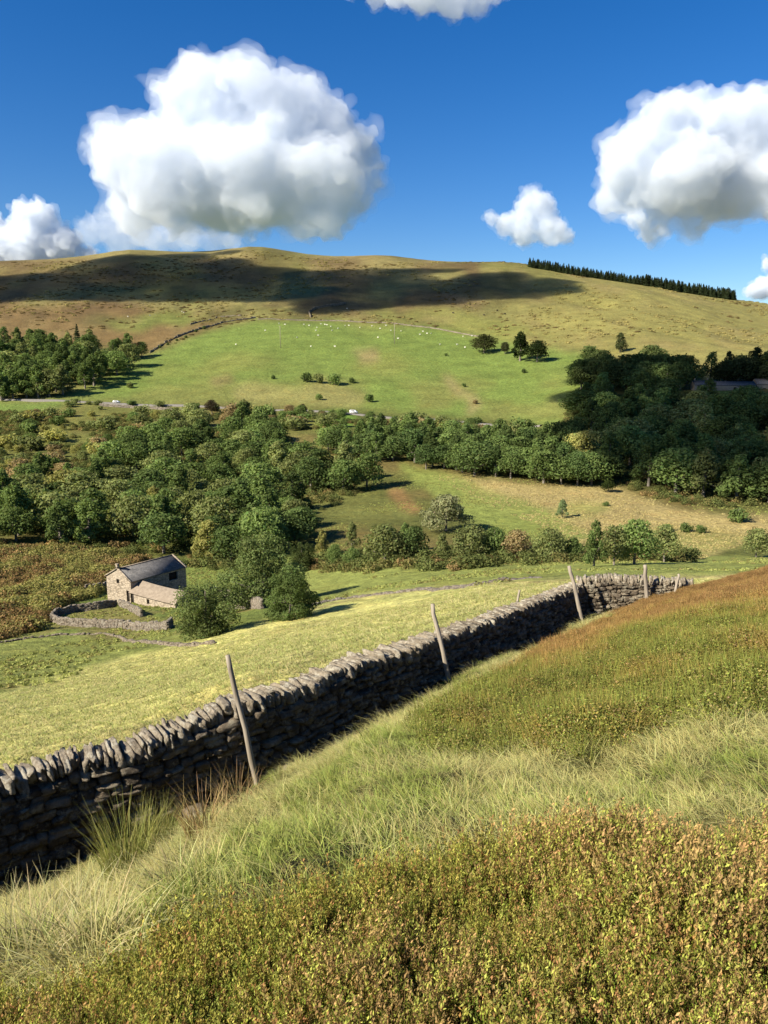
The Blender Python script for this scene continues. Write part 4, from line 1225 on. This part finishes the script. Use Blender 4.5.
# plantation along the skyline
px_ = np.linspace(531, 733, 72)
for rw in range(4):
    for x in px_:
        x = x + rng.uniform(-1.6, 1.6)
        ysk = np.interp(x, [520, 560, 600, 640, 690, 740], [266, 270, 276, 283, 292, 301])
        u, _ = ray(x, ysk)
        Yb = np.interp(x, [530, 740], [1235, 1165]) + rw * 14 + rng.uniform(-4, 4)
        X = u * Yb
        plant('conifer', int(rng.integers(0, 3)), (X, Yb, float(ground(X, Yb))), rng.uniform(9, 14) + 3 * (x > 640), rng.uniform(1.4, 2.0), np.array(NEEDLE) * rng.uniform(.8, 1.2),
              'dark conifer in the plantation along the skyline', 'conifer', 'conifers along the skyline')

# --- bracken and undergrowth (uncountable)
def clump(n, r, h, size, cols, nm):
    d = rng.normal(size=(n, 3)); d[:, 2] = np.abs(d[:, 2]); d /= np.linalg.norm(d, axis=1)[:, None]
    p = d * rng.uniform(.6, 1.05, (n, 1)) * [r, r, h]
    k = rng.integers(0, len(cols), n)
    c = np.array(cols)[k] * rng.uniform(.7, 1.3, (n, 1))
    v, f, c = leaves(p, d + rng.normal(0, .5, (n, 3)), size * rng.uniform(.6, 1.3, n), c, .6)
    return newmesh(nm, v, f, SHRUB, c)
brk = [clump(300, .95, 1.0, .11, [(.28, .175, .078), (.22, .145, .064), (.19, .17, .06)], 'bracken'), clump(300, .95, 1.1, .11, [(.22, .215, .068), (.27, .235, .08), (.18, .19, .06)], 'bracken'),
       clump(300, .95, .95, .11, [(.25, .19, .078), (.28, .195, .085), (.2, .175, .06)], 'bracken')]
BPOLY = [(-140, 648), (-140, 545), (0, 546), (90, 552), (128, 556), (150, 560), (126, 572), (108, 584), (92, 598), (66, 604), (52, 612), (36, 630), (8, 640)]
def bracken(X, Y, px, py):
    return inpoly(px + 8 * (fbm(X * .2, Y * .2, 91, 3) - .5), py + 8 * (fbm(X * .2, Y * .2, 93, 3) - .5), BPOLY)
Pk, qx, qy = sample_area(16000, -130, -35, 85, 215, bracken)
nn_ = len(Pk)
fb_ = fbm(Pk[:, 0] * .12, Pk[:, 1] * .12, 95, 4) + rng.normal(0, .06, nn_) + .1 * (Pk[:, 1] - 150) / 50
scatter('bracken', Pk, np.stack([rng.normal(0, .15, nn_), rng.normal(0, .15, nn_), rng.uniform(0, 6.28, nn_)], 1), rng.uniform(.7, 1.6, nn_) * (.35 + 1.7 * fbm(Pk[:, 0] * .16, Pk[:, 1] * .16, 99, 3)), brk,
        'rusty and green bracken covering the bank left of the barn', 'bracken', idx=np.clip((fb_ - .38) / .2 * 2.4, 0, 2).astype(int)[::1] * 0 + np.where(fb_ > .50, 0, np.where(fb_ > .44, 2, 1)))
def under(X, Y, px, py):
    a = inpoly(px, py, [(-60, 548), (140, 556), (235, 572), (310, 556), (340, 500), (398, 494), (330, 470), (400, 446), (560, 440), (330, 418), (-60, 410)])
    b = inpoly(px, py, [(545, 456), (572, 400), (690, 392), (800, 400), (800, 506), (700, 508), (645, 496)])
    c = inpoly(px, py, [(300, 572), (300, 552), (480, 552), (680, 556), (700, 563), (560, 569), (400, 572)])
    f_ = fbm(X * .05, Y * .05, 97, 4)
    return (a & (f_ > .47)) | b | c | inpoly(px, py, [(170, 556), (235, 560), (226, 572), (172, 566)]) | (inpoly(px, py, [(415, 566), (480, 565), (486, 571), (410, 572)]))
Pu, qx, qy = sample_area(30000, -260, 300, 120, 560, under)
nn_ = len(Pu)
gr = [clump(260, 1.5, 1.6, .18, [(.09, .11, .035), (.13, .14, .045), (.075, .09, .03)], 'undergrowth'), clump(260, 1.5, 1.3, .18, [(.15, .145, .05), (.19, .165, .06), (.12, .13, .042)], 'undergrowth'), clump(260, 1.4, 1.2, .18, [(.21, .145, .065), (.17, .135, .05)], 'undergrowth')]
scatter('undergrowth', Pu, np.stack([rng.normal(0, .15, nn_), rng.normal(0, .15, nn_), rng.uniform(0, 6.28, nn_)], 1), rng.uniform(.6, 1.6, nn_), gr,
        'tangled undergrowth of bramble and bracken between the valley trees', 'undergrowth', idx=rng.choice(3, nn_, p=[.5, .35, .15]))

# --- coarse tussocks over hill, pasture and rough fields
tus = [clump(60, 1.2, .38, .26, cs, 'tussock') for cs in ([(.17, .125, .055), (.14, .105, .045)], [(.23, .20, .07), (.27, .235, .09)], [(.34, .29, .12), (.29, .25, .095)])]
def hilly(X, Y, px, py):
    f_ = fbm(X * .012, Y * .009, 131, 5)
    hl = (py < 345) & ~inpoly(px, py, PAST) & (px > -40) & (px < 800) & (f_ > np.where(px > 470, .57, .47))
    return hl
Pt, qx, qy = sample_area(15000, -820, 760, 600, 1340, hilly)
nn_ = len(Pt)
ft = fbm(Pt[:, 0] * .02, Pt[:, 1] * .012, 133, 4) + rng.normal(0, .07, nn_) + .10 * sstep(430, 600, qx) - .05 * (qx < 230)
scatter('hill_tussocks', Pt, np.stack([np.zeros(nn_), np.zeros(nn_), rng.uniform(0, 6.28, nn_)], 1), rng.uniform(.7, 2.3, nn_) ** 1.3, tus,
        'rough brown and straw tussocks dotted over the far hill', 'tussocks', idx=np.where(ft < .47, 0, np.where(ft < .56, 1, 2)))
tuf = [clump(40, .35, .3, .10, cs, 'tuft') for cs in ([(.25, .28, .08), (.32, .33, .11)], [(.45, .38, .18), (.37, .32, .13)], [(.22, .22, .075), (.27, .23, .09)])]
def rough(X, Y, px, py):
    b = np.interp(px, [-400, 0, 90, 200, 300, 370, 480, 620, 760], [760, 695, 667, 640, 611, 594, 583, 578, 575])
    f_ = fbm(X * .06, Y * .06, 135, 4)
    return (py < b + 4) & (py > 462) & (px > -30) & (px < 790) & (f_ > np.where(inpoly(px, py, BRN), .36, .5)) & (rng.random(len(X)) < np.clip(190 / Y, 0, 1) ** 2)
Pt, qx, qy = sample_area(70000, -110, 160, 50, 320, rough)
nn_ = len(Pt)
inb = inpoly(qx, qy, BRN)
scatter('rough_grass', Pt, np.stack([np.zeros(nn_), np.zeros(nn_), rng.uniform(0, 6.28, nn_)], 1), rng.uniform(.4, 1.15, nn_), tuf,
        'rough grass tufts in the valley fields beyond the grazed slope', 'grass', idx=np.where(inb, 1, np.where(rng.random(nn_) < .25, 2, 0)))

# ------------------------------------------------------------------ road, cars, animals, far farm, hill walls
TAR = plain_mat('old_tarmac', (.15, .14, .12), (.20, .185, .16), 1.5, .9, None, .01)
rp = [(-160, 398), (-60, 399), (30, 400.5), (110, 403), (190, 406.5), (250, 409), (310, 411.5), (360, 414), (430, 419.5), (490, 423.5), (545, 428)]
RPW = np.array([hit(a, b, 440, 700) for a, b in rp])
s_ = np.concatenate([[0], np.cumsum(np.hypot(*np.diff(RPW[:, :2], axis=0).T))])
tt = np.arange(0, s_[-1], 4.0)
rx = np.interp(tt, s_, RPW[:, 0]); ry = np.interp(tt, s_, RPW[:, 1])
ry = np.convolve(np.pad(ry, 8, 'edge'), np.ones(17) / 17, 'valid')
tx, ty = np.gradient(rx), np.gradient(ry); ll = np.hypot(tx, ty); nx, ny = -ty / ll, tx / ll
rz_ = ground(rx, ry); rz_ = np.convolve(np.pad(rz_, 6, 'edge'), np.ones(13) / 13, 'valid')
zc = np.maximum(rz_, np.maximum(ground(rx + nx * 3, ry + ny * 3), ground(rx - nx * 3, ry - ny * 3))) + .15
prof = [(-4.6, -2.2), (-2.3, 0.0), (2.3, 0.0), (4.2, -1.6)]
V = np.stack([np.stack([rx + nx * a, ry + ny * a, zc + b], 1) for a, b in prof], 1).reshape(-1, 3)
Fq = np.array([[i * 4 + k, i * 4 + k + 1, (i + 1) * 4 + k + 1, (i + 1) * 4 + k] for i in range(len(tt) - 1) for k in range(3)])
road = obj('road', newmesh('road', V, Fq, TAR)); tag(road, 'narrow pale valley road on its low bank', 'road', kind='structure')
def on_road(px):
    d = project(rx, ry, zc)[0]; i = int(np.argmin(np.abs(d - px)))
    return np.array([rx[i], ry[i], zc[i]]), math.atan2(ty[i], tx[i])
# cars
PAINT = plain_mat('white_paint', (.72, .73, .74), (.78, .79, .80), 1, .3, None, 0, .5)
GLASS = plain_mat('dark_glass', (.02, .024, .028), (.03, .034, .038), 1, .12, None, 0, .6)
TYRE = plain_mat('tyre_rubber', (.018, .018, .018), (.03, .03, .03), 4, .9)
def car(L_, W_, H_, label, prof_, loc, rz):
    root = empty('car', loc, rz); tag(root, label, 'car')
    def prism(pr, w, z=0):
        n = len(pr); v = np.array([[x, sx * w, zz] for sx in (-1, 1) for x, zz in pr])
        q = [[i, (i + 1) % n, n + (i + 1) % n, n + i] for i in range(n)]
        return v, q, [list(range(n))[::-1], [n + i for i in range(n)]]
    v, q, caps = prism(prof_, W_ / 2)
    obj('body', newmesh('car_body', v, [np.array(q), np.array(caps)], PAINT), root)
    gl = [(-.36 * L_ + .12, H_ * .60), (.22 * L_, H_ * .60), (.10 * L_, H_ * .93), (-.34 * L_ + .1, H_ * .93)]
    v, q, caps = prism(gl, W_ / 2 + .012)
    obj('window', newmesh('car_window', v, [np.array(q), np.array(caps)], GLASS), root)
    wv, wf = tube([[0, -.1, 0], [0, .1, 0]], .33, 12)
    for sx in (-.3, .3):
        for sy in (-1, 1):
            obj('wheel', newmesh('wheel', wv, wf, TYRE), root, (sx * L_, sy * (W_ / 2 - .06), .33))
p, a = on_road(119)
car(4.6, 1.9, 1.6, 'white car driving along the valley road at the left', [(-2.3, .3), (2.3, .3), (2.3, .8), (1.2, .98), (.55, 1.6), (-1.9, 1.6), (-2.3, 1.0)], p, a)
p, a = on_road(355)
car(5.0, 2.0, 2.1, 'white van on the valley road beside the small green field', [(-2.5, .3), (2.5, .3), (2.5, .95), (1.7, 1.15), (1.1, 2.1), (-2.45, 2.1), (-2.5, 1.2)], p, a)
# sheep: one woolly body with head and legs
FLEECE = plain_mat('fleece', (.62, .58, .50), (.78, .74, .66), 6, .95, None, .03)
COAT = plain_mat('dark_coat', (.02, .017, .014), (.05, .04, .03), 3, .9)
def animal(L_, H_, name, mt):
    me = bpy.data.meshes.new(name)
    s = L_ / 1.2
    vs = [(-.5, 0, .62), (-.2, 0, .64), (.2, 0, .62), (.5, 0, .66), (.72, 0, .80), (.92, 0, .72)]
    rad = [.24, .30, .29, .22, .13, .075]
    ed = [(i, i + 1) for i in range(5)]
    for bx, by in ((0, -1), (0, 1), (3, -1), (3, 1)):
        k = len(vs)
        x = vs[bx][0] + (.06 if bx == 0 else -.08)
        vs += [(x, by * .15, .40), (x - .02, by * .15, .2), (x, by * .15, .0)]; rad += [.085, .05, .045]
        ed += [(bx, k), (k, k + 1), (k + 1, k + 2)]
    me.from_pydata([(a * s, b * s, c * H_ / .9) for a, b, c in vs], ed, [])
    o = bpy.data.objects.new(name, me); C.objects.link(o)
    md = o.modifiers.new('skin', 'SKIN'); me.skin_vertices.new(name='s') if not me.skin_vertices else None
    for i, r in enumerate(rad):
        me.skin_vertices[0].data[i].radius = (r * s, r * s)
    me.skin_vertices[0].data[1].use_root = True
    o.modifiers.new('sub', 'SUBSURF').levels = 1
    dg = bpy.context.evaluated_depsgraph_get()
    m2 = bpy.data.meshes.new_from_object(o.evaluated_get(dg)); m2.materials.clear(); m2.materials.append(mt); m2.name = name
    bpy.data.objects.remove(o)
    return m2
SH = animal(1.6, 1.15, 'sheep', FLEECE); CW = animal(2.4, 1.5, 'cow', COAT)
flock = [(236, 345), (265, 331), (285, 325), (279, 324), (297, 338), (311, 347), (335, 347), (318, 336), (304, 325), (309, 326), (317, 328), (321, 324.5), (325, 325), (327, 325.5), (332, 331), (331, 327), (345, 326), (349, 326), (316, 331), (360, 328),
         (372, 326.5), (380, 329), (378, 338), (398, 339), (391, 331), (386, 326), (401, 331.5), (420, 335), (423, 332), (427, 334), (431, 334), (440, 345), (457, 345), (463, 337), (465, 348), (472, 336.5), (128, 317), (150, 316), (182, 312), (184, 313), (347, 309), (338, 329)]
for i, (a, b) in enumerate(flock):
    o = obj('sheep', SH, None, hit(a, b, 560, 1200)); o.rotation_euler = (0, 0, rng.uniform(0, 6.28))
    tag(o, 'small white sheep grazing on the far hillside pasture', 'sheep', 'sheep on the hillside pasture')
for a, b in ((484, 315.5), (497, 311), (505, 314.5), (453, 313.5), (470, 305)):
    o = obj('cow', CW, None, hit(a, b, 700, 1300)); o.rotation_euler = (0, 0, rng.uniform(0, 6.28))
    tag(o, 'tiny dark cow grazing on the olive slope above the pasture', 'cow', 'dark cattle on the upper slope')
# utility poles on the pasture
def pole(px, pb, pt, label):
    b = hit(px, pb, 560, 1200); h = (pb - pt) * b[1] / F / .95
    root = empty('utility_pole', b); tag(root, label, 'pole', 'poles on the pasture')
    v, f = tube([[0, 0, -1], [0, 0, h * .5], [0, 0, h]], [.3, .26, .2], 8)
    obj('mast', newmesh('mast', v, f, WOOD, smooth=True), root)
    v, f = box(-1.2, 1.2, -.09, .09, h - .7, h - .48); obj('crossarm', newmesh('crossarm', v, f, WOOD), root)
pole(280.5, 348, 328, 'thin pale pole in the left part of the green pasture')
pole(394.5, 344, 326, 'thin pale pole in the right part of the green pasture')
# hill walls
HW = dict(group='walls on the far hillside', name='field_wall')
low_wall([(150, 353), (165, 343), (180, 336), (200, 329), (222, 323), (240, 320), (256, 318)], 2.0, 'broken field wall running up the left edge of the green pasture', step=2.6, thick=.5, gap=.12, ymin=560, jit=.2, **HW)
low_wall([(190, 325), (205, 321), (220, 317), (240, 316)], 1.6, 'upper ruined wall beside the left edge of the pasture', step=2.5, thick=.5, gap=.35, ymin=560, jit=.2, **HW)
low_wall([(311, 318), (309, 313), (316, 309), (330, 306.5), (345, 304)], 2.6, 'dark hooked field wall on the slope above the pasture', step=2.6, thick=.6, ymin=700, mt=STONE, **HW)
low_wall([(258, 319.5), (330, 321), (380, 323), (430, 328), (480, 337)], 1.1, 'thin field wall along the top of the green pasture', step=3, thick=.5, ymin=700, **HW)
low_wall([(100, 406), (130, 408), (165, 410), (190, 411)], 1.6, 'grey retaining wall under the valley road at left', step=1.6, thick=.5, ymin=420, ymax=600, **HW)
for a, b in ((186, 338), (177, 341), (168, 345), (196, 332), (204, 329), (160, 348)):
    plant('bush', int(rng.integers(0, 3)), hit(a, b, 560, 1100), rng.uniform(2.4, 4), .9, np.array(DARK), 'dark bush against the broken wall left of the pasture', 'bush', 'bushes along the broken wall')
# far farm
def farm(px0, px1, py, Y, dep, eh, rh, label, name, chim=(), wins=()):
    a, b = at(px0, py, Y), at(px1, py, Y)
    L_ = b[0] - a[0]
    zb_ = a[2]
    root = empty(name, (a[0], Y, zb_)); tag(root, label, 'building', 'far farm buildings')
    u = np.array([1., .0]); n_in = np.array([0., 1.])
    fr = panel(np.zeros(3), u, L_, -3, eh, list(wins), n_in, .3); bk = panel(np.array([0, dep, 0.]), u, L_, -3, eh, [], -n_in)
    e_1 = panel(np.zeros(3), n_in, dep, -3, eh, [], u, apex=rh); e_2 = panel(np.array([L_, 0, 0]), n_in, dep, -3, eh, [], -u, apex=rh)
    v, f = join([fr, bk, e_1, e_2]); obj('wall', newmesh('farm_wall', v, f, STONE_FAR), root)
    k = (rh - eh) / (dep / 2)
    v, f = join([slab([[-.2, -.3, eh - k * .3 + .14], [L_ + .2, -.3, eh - k * .3 + .14], [L_ + .2, dep / 2 - .002, rh + .14], [-.2, dep / 2 - .002, rh + .14]], .12),
                 slab([[-.2, dep + .3, eh - k * .3 + .14], [L_ + .2, dep + .3, eh - k * .3 + .14], [L_ + .2, dep / 2 + .002, rh + .14], [-.2, dep / 2 + .002, rh + .14]], .12)])
    rm = newmesh('farm_roof', v, f, SLATE); uv_plane(rm, None, [1, 0, 0], [0, .7, .7])
    rf_ = obj('roof', rm, root)
    for c in chim:
        v, f = box(c - .5, c + .5, dep / 2 - .4, dep / 2 + .4, rh - .4, rh + 1.5); obj('chimney', newmesh('chimney', v, f, STONE_FAR), rf_)
    for w in wins:
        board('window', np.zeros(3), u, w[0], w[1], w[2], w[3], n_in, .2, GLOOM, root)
farm(694, 711, 393, 497, 7, 5.2, 7.6, 'stone farmhouse at the left end of the far farm', 'farmhouse', (1.2, 9.6), ((2, 3, 3.2, 4.5), (7, 8, 3.2, 4.5), (4.5, 5.5, 0, 2.1)))
farm(711.5, 756, 391, 499, 8, 3.6, 6.0, 'long low farm barn with slate roof right of the farmhouse', 'farm_barn', (), ((14, 16, .2, 2.4), (19, 20.2, .8, 2.0), (24, 26, .2, 2.4)))
farm(756.5, 800, 392, 501, 9, 5.0, 8.2, 'taller farm building at the right edge of the far farm', 'farm_barn', (), ((4, 6, .2, 2.4),))

# ------------------------------------------------------------------ clouds: billowing volumes of even density
def cloud_mat(name, dens):
    m, nt = mat(name); n = N(nt)
    v = n('ShaderNodeVolumePrincipled', {'Color': (.86, .90, .953, 1), 'Density': dens, 'Anisotropy': .0})
    o = n('ShaderNodeOutputMaterial')
    nt.links.new(v.outputs[0], o.inputs['Volume'])
    return m
import bmesh
def cloud(puffs, Y, label, dens, vox=.035, amp=(.3, .12), flat=None, extra=26, thick=.8, seed=1, name='cloud', wpos=None):
    """puffs: (px, py, r px); merged into one closed billow by voxel remeshing"""
    r0 = np.random.default_rng(seed)
    bm = bmesh.new()
    pc = []
    sc_ = Y / F / .98
    for px, py, r in puffs:
        c = at(px, py, Y); c[1] += r0.uniform(-.6, .6) * r * sc_ * thick
        pc.append((c, r * sc_))
        # smaller billows over the upper side of each puff
        for _ in range(extra):
            d = r0.normal(size=3); d[2] = abs(d[2]) * .8 + .05 if r0.random() < .75 else d[2]; d[1] = d[1] - .3; d /= np.linalg.norm(d)
            k = r0.uniform(.16, .42)
            pc.append((c + d * r * sc_ * (1.02 - k * .45), r * sc_ * k))
    ctr = np.mean([p[0] for p in pc], axis=0) if wpos is None else np.array(wpos)
    ctr0 = np.mean([p[0] for p in pc], axis=0)
    size = max(p[1] for p in pc)
    from mathutils import Matrix
    for c, r in pc:
        cc = c - ctr0
        bmesh.ops.create_icosphere(bm, subdivisions=2, radius=1, matrix=Matrix.Translation(cc) @ Matrix.Diagonal((r, r * thick, r, 1)))
    if flat is not None:
        zf = at(384, flat, Y)[2] - ctr0[2]
        for v in bm.verts:
            if v.co.z < zf:
                v.co.z = zf + (v.co.z - zf) * .5
    me = bpy.data.meshes.new(name); bm.to_mesh(me); bm.free()
    me.materials.append(cloud_mat(name, dens / size))
    o = obj(name, me, None, ctr)
    def finish(ob, vx, amps, infl=0.0):
        md = ob.modifiers.new('remesh', 'REMESH'); md.mode = 'VOXEL'; md.voxel_size = size * vx
        for i, (sc2, a, hard) in enumerate(amps):
            tx = bpy.data.textures.new(name + str(i), 'CLOUDS'); tx.noise_scale = size * sc2; tx.noise_depth = 4; tx.noise_type = 'HARD_NOISE' if hard else 'SOFT_NOISE'
            dm = ob.modifiers.new('billow', 'DISPLACE'); dm.texture = tx; dm.texture_coords = 'LOCAL'; dm.strength = size * a; dm.mid_level = .5
        md = ob.modifiers.new('clean', 'REMESH'); md.mode = 'VOXEL'; md.voxel_size = size * vx * .8
        sm = ob.modifiers.new('soften', 'SMOOTH'); sm.factor = .5; sm.iterations = 1
    finish(o, .034, ((.9, .5, False), (.45, .26, True), (.18, .10, True)))
    o2 = obj('wisps', me.copy(), o); o2.data.materials.clear(); o2.data.materials.append(cloud_mat('wisps', dens * .3 / size))
    finish(o2, .06, ((.8, .8, False), (.3, .6, False), (.12, .25, False)))
    tag(o, label, 'cloud', 'white clouds in the blue sky')
    return o
BIG = [(x * 1.03 + 8, y * .98 + 21, r * 1.02) for x, y, r in [(190, 82, 38), (162, 80, 24), (225, 74, 32), (265, 95, 36), (300, 115, 34), (333, 137, 30), (352, 156, 20), (130, 132, 32), (107, 150, 26), (96, 116, 15), (150, 160, 45), (200, 150, 58), (250, 155, 58), (300, 165, 44), (328, 178, 26), (120, 188, 28), (170, 202, 26), (230, 208, 24), (285, 208, 20), (318, 202, 15)]]
cloud(BIG, 3600, 'largest white cumulus cloud, left of centre above the hill', 2.6, flat=242)
cloud([(660, 126, 27), (640, 157, 32), (700, 136, 38), (745, 130, 36), (790, 140, 45), (628, 190, 24), (680, 178, 45), (740, 175, 45), (632, 222, 13), (662, 222, 20), (700, 220, 20), (800, 180, 45), (850, 160, 40), (615, 175, 18)], 3200, 'big white cloud with grey underside cut by the right edge', 2.6, flat=246, seed=3)
cloud([(536, 207, 18), (508, 224, 12), (550, 230, 16), (526, 236, 14), (566, 238, 9), (491, 219, 7), (520, 222, 14)], 3800, 'small lone grey white cloud between the two big ones', 1.2, flat=244, seed=4)
cloud([(375, -12, 14), (400, -6, 16), (425, -4, 19), (450, -3, 19), (475, -5, 16), (495, -8, 12), (350, -16, 12), (420, -20, 22)], 2600, 'grey cloud edge at the top middle of the sky', 1.0, seed=5)
cloud([(8, 246, 22), (36, 226, 22), (62, 246, 18), (-22, 240, 28), (90, 256, 10), (36, 256, 26)], 5200, 'bright cloud rising behind the hill at the left edge', 3.2, seed=6)
cloud([(762, 291, 10), (776, 286, 14), (767, 265, 7), (750, 294, 5), (800, 280, 18)], 5200, 'small white cloud low at the right edge above the hill', 2.6, seed=7)
cloud([(92, 232, 16), (112, 230, 18), (132, 232, 18), (152, 234, 17), (172, 236, 16), (192, 238, 15), (212, 240, 13), (232, 242, 11), (120, 246, 14), (160, 248, 12)], 4600, 'faint thin grey cloud low under the largest cumulus', .45, seed=8, extra=10)
# clouds outside the view that throw the shade lying on the hill and on the right hand wood
def shade_cloud(poly, alt, n, r, label, dens=1.6, seed=11, ymin=200, ymax=1500):
    r0 = np.random.default_rng(seed)
    from mathutils import Matrix
    xs, ys = [p[0] for p in poly], [p[1] for p in poly]
    pc = []
    while len(pc) < n:
        px, py = r0.uniform(min(xs), max(xs)), r0.uniform(min(ys), max(ys))
        if inpoly(px, py, poly):
            p = hit(px, py, ymin, ymax)
            pc.append(p + sdir * (alt - p[2]) / sdir[2])
    pc = np.array(pc); ctr = pc.mean(0)
    bm = bmesh.new()
    for c in pc - ctr:
        k = r * r0.uniform(.6, 1.15)
        bmesh.ops.create_icosphere(bm, subdivisions=2, radius=1, matrix=Matrix.Translation((c[0], c[1], r0.uniform(-.1, .2) * r)) @ Matrix.Diagonal((k, k, k * .55, 1)))
    me = bpy.data.meshes.new('cloud'); bm.to_mesh(me); bm.free()
    me.materials.append(cloud_mat('cloud_overhead', dens / r))
    o = obj('cloud', me, None, ctr)
    md = o.modifiers.new('remesh', 'REMESH'); md.mode = 'VOXEL'; md.voxel_size = r * .16
    tx = bpy.data.textures.new('overhead', 'CLOUDS'); tx.noise_scale = r * .8; tx.noise_depth = 4
    dm = o.modifiers.new('billow', 'DISPLACE'); dm.texture = tx; dm.texture_coords = 'LOCAL'; dm.strength = r * .4
    tag(o, label, 'cloud', 'white clouds in the blue sky')
shade_cloud([(578, 378), (640, 372), (700, 372), (790, 372), (800, 492), (712, 490), (655, 470), (615, 450), (582, 425)], 330, 150, 22, 'overhead cloud out of view shading the right hand wood', seed=12, ymax=700)
shade_cloud([(-60, 285), (0, 280), (55, 273), (110, 259), (190, 249), (226, 248), (238, 266), (300, 274), (330, 292), (250, 302), (150, 294), (0, 304), (-60, 306)], 900, 190, 42, 'overhead cloud out of view shading the left of the hill', seed=13, ymin=800)
shade_cloud([(295, 274), (400, 268), (480, 273), (560, 281), (602, 288), (560, 296), (420, 301), (330, 311), (290, 304)], 820, 130, 36, 'overhead cloud out of view shading the middle of the hill', seed=14, ymin=800)

# ------------------------------------------------------------------ camera, sun, sky
cam = bpy.data.cameras.new('camera'); co_ = bpy.data.objects.new('camera', cam); C.objects.link(co_)
co_.rotation_euler = (R(90) - PITCH, 0, 0)
cam.sensor_fit = 'VERTICAL'; cam.sensor_height = 36.0; cam.lens = F / H0 * 36.0
cam.clip_start = .05; cam.clip_end = 40000
bpy.context.scene.camera = co_
sl = bpy.data.lights.new('sun', 'SUN'); sl.energy = 5.0; sl.angle = R(.5); sl.color = (1.0, .91, .76)
so = bpy.data.objects.new('sun', sl); C.objects.link(so)
from mathutils import Vector
so.rotation_euler = Vector(sdir).to_track_quat('Z', 'Y').to_euler()
wd = bpy.data.worlds.new('World'); bpy.context.scene.world = wd; wd.use_nodes = True
nt = wd.node_tree
bg = nt.nodes['Background']; bg.inputs['Strength'].default_value = .058
sky = nt.nodes.new('ShaderNodeTexSky'); sky.sky_type = 'NISHITA'; sky.sun_disc = False
sky.sun_elevation = SUN_EL; sky.sun_rotation = SUN_AZ
sky.altitude = 400; sky.air_density = 1.0; sky.dust_density = .2; sky.ozone_density = 4.0
hs = nt.nodes.new('ShaderNodeHueSaturation'); hs.inputs['Saturation'].default_value = 1.35; hs.inputs['Hue'].default_value = .51
nt.links.new(sky.outputs[0], hs.inputs['Color']); nt.links.new(hs.outputs[0], bg.inputs['Color'])
sc = bpy.context.scene
sc.view_settings.view_transform = 'Standard'; sc.view_settings.look = 'None'
sc.view_settings.exposure = 1.2; sc.view_settings.gamma = 1.0; sc.view_settings.use_curve_mapping = False
cy = sc.cycles
cy.max_bounces = 12; cy.diffuse_bounces = 3; cy.glossy_bounces = 2; cy.transmission_bounces = 4
cy.volume_bounces = 12; cy.transparent_max_bounces = 24
cy.use_denoising = True
